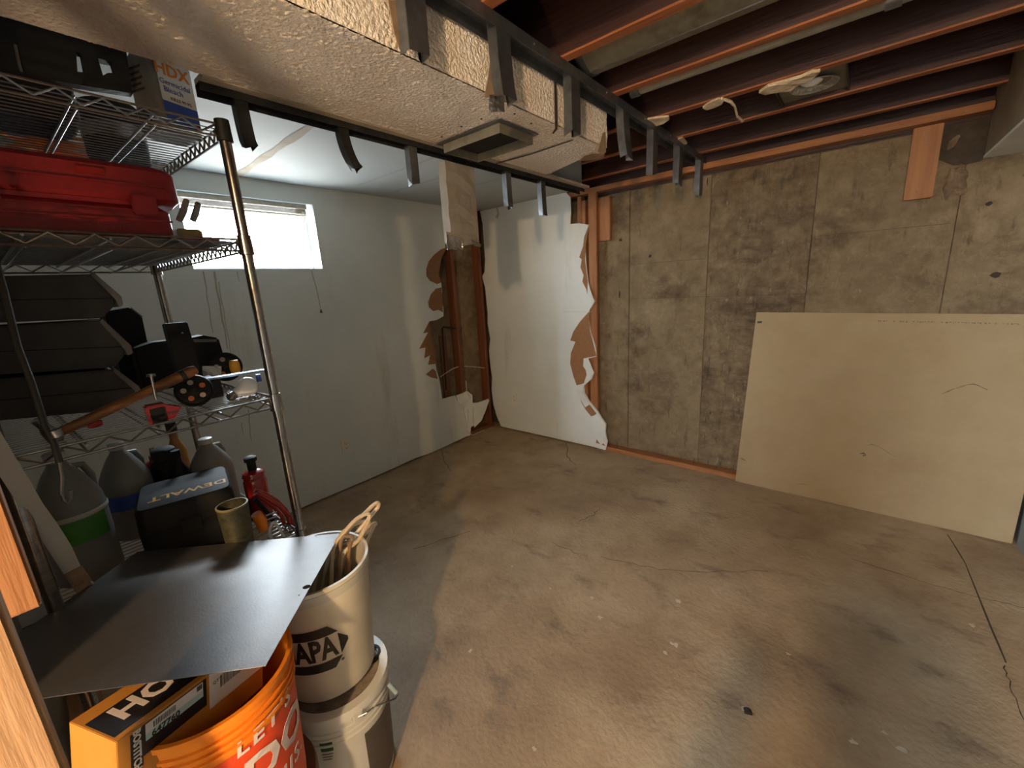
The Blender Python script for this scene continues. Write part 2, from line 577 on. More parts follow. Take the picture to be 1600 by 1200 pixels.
ol[0].z, ol[-1].z = 0.012, ZC
bt = [Vector((x, 0, 0.012 + 0.012 * noise.noise((x * 5, 3, 0)))) for x in (1.2, 1.0, .8, .6, .4, .25)]
wall_corner = struct('wall_corner', MB().prism(o + bt + ol, (0, 0.0127, 0)), 'paint', 'torn off-white drywall panel on the far wall with outlet', 'wall')
for t in ([(919, 354), (913, 370), (911, 385), (905, 402), (909, 405), (907, 418), (912, 430), (910, 440), (916, 452), (919, 466), (921, 456), (917, 430), (914, 404), (916, 375)],
          [(920, 487), (906, 503), (896, 518), (891, 532), (899, 534), (892, 552), (891, 568), (896, 588), (901, 602), (909, 600), (917, 597), (920, 585), (911, 572), (912, 560), (932, 556), (922, 517)],
          [(903, 610), (911, 622), (921, 632), (932, 646), (925, 652), (915, 640), (908, 628)],
          [(933, 684), (936, 683), (941, 690), (946, 697), (938, 694), (931, 692)]):
    part('torn_paper', MB().prism([p - Vector((0, 0.0008, 0)) for p in ony(t)], (0, 0.002, 0)), 'kraft', wall_corner)
for k, t in enumerate(([(912, 560), (921, 560), (929, 582), (921, 596), (912, 602), (918, 585)], [(901, 604), (914, 600), (911, 612), (924, 630), (916, 636), (905, 620)],
                       [(925, 650), (936, 646), (947, 662), (946, 690), (940, 695), (930, 680)], [(919, 440), (930, 471), (921, 486), (919, 470)])):
    part('paper_flap', MB().prism([p - Vector((0, 0.006 + 0.012 * abs(math.sin(i * 1.7 + k)), 0)) for i, p in enumerate(ony(t))], (0, 0.002, 0)), 'paint', wall_corner)
part('joint_crack', MB().box(0.93, 1.24, -0.0006, 0.0005, at(900, 487, 'y', 0).z - .001, at(900, 487, 'y', 0).z + .001), 'drip', wall_corner)
# hole where ceiling and corner meet
hol = at(762, 315, 'y', 0)
part('corner_hole', MB().prism([Vector((p.x, -0.0015, p.z)) for p in ony([(745, 309), (750, 305), (762, 307), (766, 304), (772, 308), (775, 317), (765, 321), (750, 326), (744, 327)])], (0, 0.001, 0)), 'dark', wall_corner)
part('hanging_scrap', MB().prism(ony([(774, 318), (777, 319), (780, 335), (777, 342), (774, 339), (777, 334)], -0.012), (0, 0.002, 0)), 'gyp_edge', wall_corner)

# ---- far wall: poured concrete, one piece per form panel, joints recessed
wall_back = struct('wall_back', MB().box(-0.3, 4.3, 0.108, 0.36, 0, 2.2), 'joint', 'poured concrete far wall with vertical form joints', 'wall')
xs = [0.0, 0.93, 1.519, 2.117, 2.722, 3.347, 3.79]
for k in range(6):
    x0, x1 = xs[k] + 0.0022, xs[k + 1] - 0.0022
    zt = 2.18
    if k < 4:
        p = [(x0, zt), (x1, zt), (x1, 0), (x0, 0)]
    elif k == 4:
        p = [(x0, zt), (3.17, zt), (3.21, 2.13), (3.20, 2.08), (3.24, 2.03), (3.30, 1.99), (x1, 1.985), (x1, 0), (x0, 0)]
    else:
        p = [(x0, 1.985), (3.40, 1.99), (3.42, 2.02), (x1, 2.03), (x1, 0), (x0, 0)]
    o_ = part('concrete_panel', MB().prism([(a, 0.1 + 0.002 * ((k * 7) % 3), b) for a, b in p][::-1], (0, 0.03, 0)), 'concrete_stained' if k == 3 else 'concrete_wall', wall_back, bevel=0.002)
# faint horizontal lift lines and broken lumps
M['lump'] = mat('spalled_concrete', (0.22, 0.15, 0.09), 0.95, noise_s=18, noise_amt=0.6, bump=1.0, bump_s=25)
rnd = random.Random(5)


def rock(c, r, sy=0.5, seed=1):
    bm = bmesh.new()
    bmesh.ops.create_icosphere(bm, subdivisions=3, radius=1)
    for v in bm.verts:
        q = 1 + 0.45 * noise.noise(v.co * 1.6 + Vector((seed, 0, 0))) + 0.2 * noise.noise(v.co * 4 + Vector((0, seed, 0)))
        v.co = Vector((v.co.x * r[0] * q, v.co.y * r[1] * q, v.co.z * r[2] * q)) + Vector(c)
    mb = MB().add([v.co.copy() for v in bm.verts], [tuple(x.index for x in f.verts) for f in bm.faces])
    bm.free()
    return mb


p = at(1492, 285, 'y', 0.1)
part('concrete_lump', rock((p.x, 0.105, p.z), (0.05, 0.016, 0.075), seed=3), 'lump', wall_back, True)
p = at(1500, 225, 'y', 0.13)
part('concrete_lump', rock((p.x, 0.16, p.z), (0.1, 0.05, 0.11), seed=9), 'lump', wall_back, True)
for z, x0, x1 in ((1.62, 1.53, 2.1), (1.70, 2.75, 3.33), (1.35, 1.53, 2.72)):
    part('lift_line', MB().box(x0, x1, 0.0995, 0.1005, z, z + 0.0018), 'joint', wall_back)
for (px, py, w, h) in [(1105, 285, .004, .03), (1110, 645, .006, .01), (1103, 655, .003, .03), (1016, 400, .012, .012), (970, 375, .012, .012), (968, 460, .006, .03), (1545, 318, .012, .012), (1556, 430, .02, .015)]:
    p = at(px, py, 'y', 0.1)
    part('pit', MB().prism([(p.x + w * math.cos(a) * (0.7 + .5 * random.random()), 0.0985, p.z + h * math.sin(a) * (0.7 + .5 * random.random())) for a in [j * PI / 4 for j in range(8)]], (0, 0.002, 0)), 'crack', wall_back)

# ---- framing on the far wall: bottom plate, top plate, corner studs, blocks
fr = root('wall_framing', 'raw orange two-by-four framing along the far concrete wall', 'framing', (1.2, 0.05, 0), kind='structure')
part('bottom_plate', MB().box(1.27, 3.76, 0.008, 0.097, 0.0, 0.038), 'stud_x', fr, bevel=0.003)
part('top_plate', MB().box(0.02, 3.40, 0.0135, 0.1, 2.205, 2.243), 'stud_x', fr, bevel=0.003)
part('stud', MB().box(1.196, 1.27, 0.014, 0.05, 0.038, 2.205), 'stud_z', fr, bevel=0.003)
part('stud', MB().box(1.13, 1.166, 0.02, 0.098, 0.04, 2.16), 'stud_z', fr, bevel=0.003)
part('stud', MB().box(1.085, 1.122, 0.03, 0.098, 0.04, 2.20), 'stud_z', fr, bevel=0.003)
part('block', MB().box(1.272, 1.374, 0.045, 0.085, 1.826, 2.16), 'stud_z', fr, bevel=0.003)
a = at(1415, 313, 'y', .06)
part('block', MB().box(at(1413, 300, 'y', .06).x, at(1446, 300, 'y', .06).x + .03, 0.06, 0.098, a.z, 2.2), 'stud_z', fr, bevel=0.003)
for x, z in ((3.17, 1.88), (3.18, 2.12), (1.30, 1.9), (1.31, 2.1)):
    part('nail_head', MB().lathe([(0.0, -.002), (.004, -.002), (.004, .002), (0, .002)], 8, (x, 0.058 if x > 3 else 0.043, z), Matrix.Rotation(PI / 2, 3, 'X')), 'galv', fr)
for x in (1.36, 1.44, 2.10, 2.27):
    part('nail', MB().tube([(x, 0.05, 0.037), (x + .006, 0.048, 0.085)], 0.002, 6), 'crack', fr)

# ---- right wall, right soffit
wall_right = struct('wall_right', MB().box(3.785, 3.9, -6.6, 0.3, 0, 2.45), mat('grey_blue_panel', (0.30, 0.33, 0.33), 0.7, noise_s=5, noise_amt=0.2), 'grey-blue painted side wall beside the leaning board', 'wall')
rs = root('soffit_box', 'boxed drywall soffit with brown side and white underside at the wall top', 'soffit', (3.6, -0.3, 2.0), kind='structure')
part('side_panel', MB().box(3.405, 3.418, -3.0, 0.098, 2.013, 2.5), mat('bare_drywall_paper', (0.27, 0.19, 0.11), 0.9, noise_s=6, noise_amt=0.25), rs)
part('bottom_panel', MB().box(3.403, 3.784, -3.0, 0.098, 2.0, 2.013), mat('white_soffit_paint', (0.66, 0.62, 0.53), 0.8, noise_s=6, noise_amt=0.12), rs)

# ---- rear room behind the camera (closes the space, holds the bulb and the glazed door)
wr = MB().prism([(-0.1, -5.6, 0), (4.0, -5.6, 0), (4.0, -5.6, 2.5), (-0.1, -5.6, 2.5)], (0, -0.1, 0), [[(3.26, -5.6, 0.65), (3.76, -5.6, 0.65), (3.76, -5.6, 2.15), (3.26, -5.6, 2.15)]])
struct('wall_rear', wr, 'wallrear', 'cream wall of the room behind with a window opening', 'wall')
near = struct('added_wall_backing', MB().box(0.0, 2.11, -3.50, -3.48, 0, 2.27), 'wallrear', 'unseen drywall backing added to the partition to keep the wire shelf dark', 'wall')  # unseen backing, added to close the partition and keep the shelf side dark
part('stud', MB().box(2.262, 2.30, -3.374, -3.283, 0.04, ZJ), 'stud_pale', near, bevel=0.004)
part('stud', MB().box(2.09, 2.13, -3.356, -3.267, 1.09, ZJ), 'stud_z', near, bevel=0.003)
part('shade_panel', MB().box(2.11, 2.30, -3.50, -3.48, 1.32, ZJ), 'wallrear', near)  # added unseen panel that keeps the bulb's light off the shelf
part('stud', MB().box(2.07, 2.11, -3.478, -3.40, 0.04, 0.7), 'stud_z', near)
part('bottom_plate', MB().box(0.0, 2.30, -3.374, -3.285, 0.0, 0.038), 'stud_x', near)

# ---- ceiling: joists, subfloor
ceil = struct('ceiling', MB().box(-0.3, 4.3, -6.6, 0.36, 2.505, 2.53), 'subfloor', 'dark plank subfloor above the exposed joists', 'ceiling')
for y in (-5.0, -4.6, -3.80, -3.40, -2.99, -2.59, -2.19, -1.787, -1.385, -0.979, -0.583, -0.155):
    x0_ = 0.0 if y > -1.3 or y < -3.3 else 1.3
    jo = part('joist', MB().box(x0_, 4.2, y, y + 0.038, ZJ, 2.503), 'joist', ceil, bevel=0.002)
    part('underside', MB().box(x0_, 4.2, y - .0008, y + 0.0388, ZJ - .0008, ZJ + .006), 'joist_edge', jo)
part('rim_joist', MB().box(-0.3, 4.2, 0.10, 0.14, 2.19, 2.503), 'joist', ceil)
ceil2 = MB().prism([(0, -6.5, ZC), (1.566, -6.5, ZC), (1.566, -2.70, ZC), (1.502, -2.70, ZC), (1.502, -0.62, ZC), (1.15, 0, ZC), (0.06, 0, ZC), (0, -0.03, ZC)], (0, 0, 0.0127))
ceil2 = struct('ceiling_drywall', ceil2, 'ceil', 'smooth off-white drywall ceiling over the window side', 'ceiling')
A, B = at(378, 273, 'z', ZC), at(478, 198, 'z', ZC)
part('joint_tape', MB().sheet([[Vector((x, -2.14 - .03 * x + s * (0.022 + .006 * math.sin(x * 17)), ZC - 0.0015)) for x in [i * .1 for i in range(0, 15)]] for s in (-1, 1)]),
     mat('old_tape', (0.36, 0.32, 0.26), 0.85, noise_s=9, col2=(0.29, 0.23, 0.17)), ceil2)
for y in (-1.46, -1.15, -0.8):
    part('joint_tape', MB().sheet([[Vector((x, y + s * .014, ZC - 0.001)) for x in (0.2, .6, 1.0, 1.5)] for s in (-1, 1)]), mat('faint_tape', (0.35, 0.365, 0.355), 0.8, noise_s=9, noise_amt=0.1), ceil2)

# ---- popcorn soffit: underside and side face, broken at its far end
def rough_end(y0, amp, n, seed, a, b, ax):
    r_ = random.Random(seed)
    return [(a + (b - a) * i / n, y0 + r_.uniform(-amp, amp)) for i in range(n + 1)]


soffit = root('popcorn_soffit', 'dropped soffit covered in cream popcorn texture', 'soffit', (1.8, -2.5, ZS), kind='structure')
YE = -1.255
pts = [(1.567, -6.0), (2.012, -6.0)] + [(2.02, -1.285), (1.99, YE)] + [(1.93, YE + .005), (1.8, YE + .05), (1.7, YE + .09), (1.62, YE + .12), (1.60, -1.12), (1.567, -1.13)]


def pop_grid(us, vs, f, n):
    """dense bumpy sheet: real relief of the sprayed texture"""
    rows = []
    for u in us:
        row = []
        for v in vs:
            p = f(u, v)
            q = noise.noise(p * 62) + 0.55 * noise.noise(p * 130)
            row.append(p + n * (0.0045 * max(0.0, q) - 0.0005))
        rows.append(row)
    return MB().sheet(rows)


part('underside', MB().prism([(a, b, ZS) for a, b in pts], (0, 0, 0.0127)), 'popcorn', soffit)
part('side_face', MB().prism([(2.018, -6.0, ZS), (2.018, -1.30, ZS), (2.018, -1.287, ZS + .006), (2.018, -1.275, ZS + .05), (2.018, -1.30, ZJ), (2.018, -6.0, ZJ)], (-0.0127, 0, 0)), 'popcorn', soffit)
lin = lambda a, b, n: [a + (b - a) * i / n for i in range(n + 1)]
# one continuous sprayed skin: along the underside, round the corner, up the side face
prof = [(x, ZS, 0, -1) for x in lin(1.570, 2.008, 120)] + [(2.008 + .012 * math.sin(t), ZS + .012 - .012 * math.cos(t), math.sin(t), -math.cos(t)) for t in lin(.25, 1.4, 4)] + [(2.02, z, 1, 0) for z in lin(ZS + .013, ZJ - .004, 46)]
rows = []
for y in lin(-3.1, -1.29, 470):
    row = []
    for x, z, nx, nz in prof:
        p = Vector((x, y, z))
        q = noise.noise(p * 88) + 0.5 * noise.noise(p * 180)
        row.append(p + Vector((nx, 0, nz)) * (0.0038 * max(0.0, q) + 0.0006))
    rows.append(row)
part('popcorn_spray', MB().sheet(rows), 'popcorn', soffit, True)
part('edge_band', MB().prism([(1.50, -2.74, ZS - .004), (1.566, -2.74, ZS - .004), (1.566, -0.63, ZS - .004), (1.50, -0.63, ZS - .004)], (0, 0, 0.012)), mat('bare_edge_band', (0.40, 0.345, 0.27), 0.9, noise_s=8, noise_amt=0.3), soffit)
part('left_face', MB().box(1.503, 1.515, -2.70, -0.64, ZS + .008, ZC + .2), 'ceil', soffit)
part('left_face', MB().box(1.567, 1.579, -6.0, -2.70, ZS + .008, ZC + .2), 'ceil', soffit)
M['paper_and_shade'] = mat('brown_paper_and_shade', (0.30, 0.20, 0.115), 0.95, noise_s=20, noise_amt=0.4)  # brown of the torn paper and of the painted stub shadows
a = [at(*q, 'z', ZS - .006) for q in [(912, 245), (925, 240), (945, 240), (944, 246), (925, 250), (905, 252)]]
part('torn_paper', MB().prism(a, (0, 0, 0.004)), 'paper_and_shade', soffit)
a = [at(*q, 'x', 2.0265) for q in [(938, 222), (942, 208), (946, 206), (947, 238), (940, 242), (934, 236)]]
part('torn_paper', MB().prism(a, (-0.004, 0, 0)), 'paper_and_shade', soffit)
part('seam_line', MB().sheet([[at(x, y, 'z', ZS - .0062) for x, y in ((775, 255), (830, 240), (895, 218))], [at(x, y + 1.6, 'z', ZS - .0062) for x, y in ((775, 255), (830, 240), (895, 218))]]), 'crack', soffit)
part('split', MB().prism([at(*q, 'x', 2.028) for q in [(866, 104), (869, 105), (871, 190), (871, 202), (865, 209), (864, 207), (868, 200)]], (-0.003, 0, 0)), 'crack', soffit)
for px, py in ((752, 186), (804, 178), (830, 193), (690, 214), (721, 198)):
    p = at(px, py, 'z', ZS - .006) if px < 760 else at(px, py, 'x', 2.027)
    part('screw_hole', MB().lathe([(0, -.001), (.004, -.001), (.004, .001), (0, .001)], 8, p), 'crack', soffit)

# foundation behind the window wall (closes the wall; the opening lets the daylight in)
back_l = MB().prism([(-0.108, -6.6, 0), (-0.108, -1.3, 0), (-0.108, -1.3, 2.5), (-0.108, -6.6, 2.5)], (-0.12, 0, 0),
                    [[(-0.108, WY0 - .01, WZ0 - .01), (-0.108, WY1 + .01, WZ0 - .01), (-0.108, WY1 + .01, WZ1 + .01), (-0.108, WY0 - .01, WZ1 + .01)]])
part('foundation_run', back_l, 'concrete_wall', found)

# ================================================================== WINDOW AND BLIND
win = root('window_1', 'small bright basement window set deep in the off-white wall', 'window', (0, -2.08, WZ0), kind='structure')
XF = -0.15
for nm, bx_ in (('jamb', (XF, -.0005, WY0 - .012, WY0 + .001, WZ0, WZ1)), ('jamb', (XF, -.0005, WY1 - .001, WY1 + .012, WZ0, WZ1)),
                ('head_lining', (XF, -.0005, WY0 - .012, WY1 + .012, WZ1 - .001, WZ1 + .012)), ('sill', (XF, -.0005, WY0 - .012, WY1 + .012, WZ0 - .012, WZ0 + .001))):
    part(nm, MB().box(*bx_), 'vinyl', win)
for bx_ in ((XF, XF + .03, WY0, WY0 + .03, WZ0, WZ1), (XF, XF + .03, WY1 - .03, WY1, WZ0, WZ1), (XF, XF + .03, WY0 + .03, WY1 - .03, WZ0, WZ0 + .028), (XF, XF + .03, WY0 + .03, WY1 - .03, WZ1 - .028, WZ1)):
    part('window_frame', MB().box(*bx_), 'vinyl', win)
part('pane', MB().box(XF + .012, XF + .016, WY0 + .03, WY1 - .03, WZ0 + .028, WZ1 - .028), 'glass', win)
part('sliding_rail', MB().box(XF + .005, XF + .028, WY1 - .06, WY1 - .031, WZ0 + .028, WZ1 - .028), 'vinyl', win)

bld = root('mini_blind', 'raised yellowed mini blind bunched at the top of the window', 'blind', (-0.05, -2.08, WZ1 - .06))
part('headrail', MB().box(-0.07, -0.03, WY0 + .008, WY1 - .03, WZ1 - .03, WZ1 - .003), 'blind', bld, bevel=0.002)
for k in range(7):
    part('slat', MB().box(-0.066, -0.034, WY0 + .012, WY1 - .036, WZ1 - .036 - k * .0045, WZ1 - .0342 - k * .0045), 'blind', bld)
part('bottom_rail', MB().box(-0.064, -0.036, WY0 + .012, WY1 - .036, WZ1 - .078, WZ1 - .068), 'blind', bld, bevel=0.002)
rnd = random.Random(11)
for k in range(3):
    y = WY1 - .05 - k * .012
    part('cord', MB().tube([(-0.035 + .01 * math.sin(i * 1.3 + k), y + .008 * math.sin(i * 2 + k), WZ1 - .05 - i * .045) for i in range(9)], 0.0022, 6), 'cable', bld, True)
a, b = at(487, 422, 'x', .012), at(502, 486, 'x', .006)
part('cord', MB().tube([(-0.03, WY1 - .05, WZ0 + .06), (-0.004, a.y, WZ0 + .006), (.006, a.y, WZ0 - .006), a.lerp(b, .5) + Vector((0, .004, 0)), b], 0.0018, 6), 'drip', bld, True)
part('cord_tassel', MB().lathe([(0, .012), (.004, .011), (.009, -.010), (.007, -.013), (0, -.013)], 10, b), mat('tassel_wood', (0.22, 0.10, 0.04), .6, noise_s=30), bld, True)


# ================================================================== METAL TRACKS AND CUT STUDS
def cstud(xc, y0, w, z0, z1, dep=0.032, bend=(0, 0), side=-1, seed=0, n=7, lip=0.008):
    """cut-off C-shaped steel stud hanging from a track; the web lies in a plane of constant x"""
    rnd = random.Random(seed)
    prof = [(side * dep, lip), (side * dep, 0), (0, 0), (0, w), (side * dep, w), (side * dep, w - lip)]
    t_ = 0.0009
    rows = []
    for i in range(n):
        t = i / (n - 1)
        z = z1 + (z0 - z1) * t
        q = t ** 2.2
        row = []
        for j, (dx, dy) in enumerate(prof):
            jz = rnd.uniform(-.010, .012) if i == n - 1 else 0
            row.append(Vector((xc + dx + bend[0] * q, y0 + dy + bend[1] * q + (rnd.uniform(-.003, .003) if i == n - 1 else 0), z + jz)))
        rows.append(row)
    mb = MB().sheet(rows)
    k = len(prof)
    m2 = MB().sheet([[p + Vector((t_ if j in (2, 3) else 0, t_ * (1 if dy_ < w / 2 else -1), 0)) for j, (p, (dx_, dy_)) in enumerate(zip(r, prof))] for r in rows])
    mb.add(m2.v, m2.f)
    return mb


tr = root('ceiling_track', 'dark steel ceiling track under the joists with cut stud ends', 'metal track', (2.07, -1.5, ZJ))
XT0, XT1 = 2.032, 2.102
mb = MB().box(XT0, XT1, -3.2, 0.0, ZJ - .002, ZJ - .0005)
mb.box(XT0, XT0 + .0015, -3.2, 0.0, ZJ - .036, ZJ - .002)
mb.box(XT1 - .0015, XT1, -3.2, 0.0, ZJ - .036, ZJ - .002)
part('channel', mb, 'galv', tr)
for k, (y, z0, bd) in enumerate([(-2.463, 2.066, (0, 0)), (-2.135, 2.052, (.02, -.006)), (-1.722, 2.05, (0, 0)), (-1.285, 2.052, (.012, .02)), (-0.93, 2.03, (0, 0)), (-0.53, 2.035, (0, 0)), (-0.115, 2.03, (0, 0))]):
    part('cut_stud', cstud(2.098, y, 0.064, z0, ZJ - .004, 0.034, bd, -1, k), 'galv', tr)
for y in (-1.95, -1.45, -1.05, -.7):
    part('screw', MB().lathe([(0, 0), (.004, 0), (.004, .003), (0, .003)], 8, (2.1015, y, ZJ - .016), Matrix.Rotation(PI / 2, 3, 'Y')), 'foil', tr)
# stub shadows painted as flat brown strips beside the studs
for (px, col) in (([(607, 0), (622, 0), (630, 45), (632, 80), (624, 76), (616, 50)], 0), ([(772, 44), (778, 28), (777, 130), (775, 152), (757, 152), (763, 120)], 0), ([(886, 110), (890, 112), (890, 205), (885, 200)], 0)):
    part('painted_stub_shade', MB().prism([at(*q, 'x', 2.0295) for q in px], (-0.002, 0, 0)), 'paper_and_shade', tr)
# foil tape hanging by the second stud
part('foil_tape', MB().sheet([[at(x + 2 * math.sin(y), y, 'x', 2.045 + .006 * math.sin(x * .9 + y)) for x in (766, 772, 779, 785, 790)] for y in (148, 155, 162, 168, 175)]), 'foil', tr)

tl = root('soffit_track', 'black steel track along the soffit edge with short bent stud ends', 'metal track', (1.53, -1.6, ZS - .03))
mb = MB().box(1.498, 1.535, -2.74, -0.64, ZS - .0065, ZS - .005)
mb.box(1.5335, 1.535, -2.74, -0.64, ZS - .026, ZS - .0065).box(1.498, 1.4995, -2.74, -0.64, ZS - .034, ZS - .0065)
M['black_galv'] = mat('dark_steel', (0.045, 0.047, 0.05), 0.45, 0.7, noise_s=20, noise_amt=0.5)
part('channel', mb, 'black_galv', tl)
for k, (y, w, z0, bd, m_) in enumerate([(-2.657, .036, 1.95, (.0, .006), 'black_galv'), (-2.335, .036, 1.945, (0.02, .026), 'black_galv'), (-2.038, .04, 1.935, (0, 0), 'galv'), (-1.432, .04, 1.905, (0, .006), 'galv'), (-1.122, .042, 1.90, (0, .008), 'galv')]):
    part('cut_stud', cstud(1.53, y, w, z0, ZS - .02, 0.03, bd, -1, 20 + k), m_, tl)

# ---- register boot under the soffit and the hanging wall stack
bt = root('register_boot', 'open galvanised register boot hanging under the popcorn soffit', 'duct boot', (1.74, -1.8, ZS - .03))
bx0, bx1, by0, by1, zb = 1.59, 1.90, -1.905, -1.70, 2.058
mb = MB()
for q in ((bx0, bx1, by0, by0 + .002), (bx0, bx1, by1 - .002, by1), (bx0, bx0 + .002, by0, by1), (bx1 - .002, bx1, by0, by1)):
    mb.box(*q, zb, ZS - .006)
part('collar', mb, 'galv_duct', bt)
part('flange', MB().prism([(bx0 - .02, by0 - .022, ZS - .0065), (bx1 + .022, by0 - .022, ZS - .0065), (bx1 + .022, by1 + .01, ZS - .0065), (bx0 - .02, by1 + .01, ZS - .0065)], (0, 0, -0.003),
                          [[(bx0 + .002, by0 + .002, ZS - .0065), (bx1 - .002, by0 + .002, ZS - .0065), (bx1 - .002, by1 - .002, ZS - .0065), (bx0 + .002, by1 - .002, ZS - .0065)]]), 'galv', bt)
part('throat', MB().prism([(bx0 + .002, by0 + .002, ZS - .007), (bx1 - .002, by0 + .002, ZS - .007), (bx1 - .002, by1 - .002, ZS - .007), (bx0 + .002, by1 - .002, ZS - .007)], (0, 0, .0006)), 'dark', bt)

sk = root('wall_stack', 'dirty cream sheet-metal duct strip hanging from the soffit with ragged end', 'duct', (1.48, -1.72, 1.70))
ya, yb_ = at(699, 300, 'x', 1.5).y, at(743, 300, 'x', 1.5).y
rows = []
for i in range(9):
    z = ZS - .036 - (ZS - .036 - 1.715) * i / 8
    o_ = .003 * math.sin(i * 2.2)
    rows.append([Vector((1.452, ya + .004, z)), Vector((1.452, ya, z)), Vector((1.5 + o_, ya, z)), Vector((1.503 + o_, ya + .06, z)), Vector((1.5 - o_, yb_ - .03, z)), Vector((1.5, yb_, z)), Vector((1.455, yb_, z)), Vector((1.452, ya, z))])
part('duct_shell', MB().sheet(rows), 'stack', sk)
rnd = random.Random(8)


def ragged(px, x, bulge, sd):
    r_ = random.Random(sd)
    c_ = at(px[0][0], px[0][1], 'x', x)
    return MB().prism([at(a, b, 'x', x + bulge * r_.random()) for a, b in px], (-0.0015, 0, 0))


part('ragged_end', ragged([(697, 366), (723, 374), (724, 390), (719, 390), (716, 386), (714, 391), (706, 389), (699, 391)], 1.505, .012, 1), 'foil', sk)
part('ragged_end', ragged([(736, 374), (746, 378), (752, 382), (751, 386), (742, 384)], 1.505, .015, 2), 'foil', sk)
part('ragged_end', ragged([(697, 362), (745, 370), (745, 380), (724, 384), (698, 376)], 1.503, .004, 3), 'stack', sk)

# ---- between the joists: duct, conduit, recessed light housing, plaster scraps
dz = 2.385
d = root('round_duct', 'long dull steel duct running between the red joists', 'duct', (3.1, -1.59, dz))
part('pipe', MB().lathe([(0.0, -1.05), (.105, -1.05), (.105, 1.0), (0, 1.0)], 24, (3.13, -1.585, dz), Matrix.Rotation(PI / 2, 3, 'Y')), 'galv_duct', d, True)
part('seam', MB().box(2.08, 4.13, -1.60, -1.596, dz - .108, dz - .104), 'galv', d)
part('end_collar', MB().lathe([(.106, -1.05), (.109, -1.05), (.109, -1.02), (.106, -1.02)], 24, (3.13, -1.585, dz), Matrix.Rotation(PI / 2, 3, 'Y')), 'galv', d, True)
cd = root('conduit_pipe', 'thin grey pipe strapped along a joist beside the round duct', 'pipe', (3.0, -1.27, 2.3))
cy_ = -1.27
part('pipe', MB().tube([(2.13, cy_, 2.30), (4.1, cy_, 2.30)], 0.023, 14), mat('grey_pipe', (0.25, 0.22, 0.165), .6, noise_s=12, noise_amt=.35), cd, True)
for x in (2.15, 2.98):
    part('coupling', MB().tube([(x - .02, cy_, 2.30), (x + .02, cy_, 2.30)], 0.028, 14), 'galv', cd, True)

lf = root('recessed_light', 'broken recessed light housing with a bare bulb between two joists', 'light fixture', (2.72, -0.76, 2.28))
part('mounting_pan', MB().prism([(2.60, -.935, 2.292), (2.86, -.935, 2.292), (2.86, -.59, 2.292), (2.60, -.59, 2.292)], (0, 0, .0015)), 'galv_duct', lf)
part('housing_box', MB().box(2.62, 2.85, -.92, -.62, 2.2935, 2.42), 'black_galv', lf)
lc = Vector((2.745, -.775, 2.292))
part('reflector_cone', MB().lathe([(.062, .0), (.075, -.012), (.088, -.018), (.09, -.016), (.076, -.008), (.06, .0)], 28, lc), 'foil', lf, True)
part('bulb', MB().lathe([(0, -.016), (.018, -.014), (.034, -.006), (.04, 0.0), (.03, 0.0), (0, 0.0)], 20, lc + Vector((-.01, 0, 0))), mat('frosted_bulb', (0.72, 0.74, 0.74), .2, noise_s=20, noise_amt=.08, coat=.5), lf, True)
for x in (2.605, 2.856):
    part('hanger_bar', MB().box(x, x + .006, -.94, -.585, 2.278, 2.292), 'black_galv', lf)
M['scrap'] = mat('plaster_scrap', (0.62, 0.56, 0.43), .9, noise_s=30, col2=(0.40, 0.27, 0.16), bump=.5, bump_s=60)


def scrap(name, px, z, th, par):
    return part(name, MB().prism([at(a, b, 'z', z + .004 * math.sin(a)) for a, b in px], (0, 0, -th)), 'scrap', par)


scrap('plaster_scrap', [(1186, 141), (1200, 131), (1215, 126), (1232, 122), (1250, 117), (1270, 108), (1282, 107), (1276, 114), (1262, 124), (1247, 129), (1236, 138), (1210, 141), (1196, 144)], 2.268, .012, lf)
for lab, px in (('plaster scrap with a dangling tail caught on the joist', [(1098, 166), (1108, 158), (1122, 152), (1132, 153), (1128, 160), (1115, 166), (1104, 169)]),
                ('wide flat plaster scrap caught above the steel track', [(1011, 184), (1024, 182), (1045, 179), (1046, 184), (1036, 191), (1022, 195), (1012, 189)]),
                ('small square plaster scrap near the end of the steel track', [(1057, 216), (1067, 213), (1074, 222), (1064, 226)])):
    r_ = root('plaster_scrap', lab, 'plaster scrap', at(*px[0], 'z', ZJ - .003))
    scrap('flake', px, ZJ - .002, .009, r_)
    if 'tail' in lab:
        part('paper_tail', MB().tube([at(a, b, 'z', z_) for a, b, z_ in ((1128, 154, ZJ - .006), (1142, 159, ZJ - .008), (1148, 166, ZJ - .012), (1152, 182, ZJ - .02), (1160, 189, ZJ - .02))], [.006, .007, .005, .006, .008], 6), 'scrap', r_)

# ================================================================== OUTLETS, LEANING BOARD
M['plate'] = mat('outlet_plastic', (0.74, 0.73, 0.67), .4, noise_s=10, noise_amt=.1)


def outlet(lab, c, u, n):
    """duplex outlet: c centre, u sideways, n out of the wall"""
    r_ = root('wall_outlet', lab, 'outlet', c)
    R3 = Matrix((u, Vector((0, 0, 1)), n)).transposed()
    part('cover_plate', MB().obox(c + n * .0035, (.072, .116, .007), R3), 'plate', r_, bevel=.002)
    for s in (-1, 1):
        rc = part('receptacle', MB().obox(c + n * .0075 + Vector((0, 0, s * .02)), (.034, .028, .004), R3), 'plate', r_, bevel=.001)
        for q in (-1, 1):
            part('slot', MB().obox(c + n * .0097 + u * (q * .007) + Vector((0, 0, s * .02 + .002)), (.0025, .009, .001), R3), 'ink', rc)
        part('ground_hole', MB().obox(c + n * .0097 + Vector((0, 0, s * .02 - .008)), (.005, .005, .001), R3), 'ink', rc)
    return r_


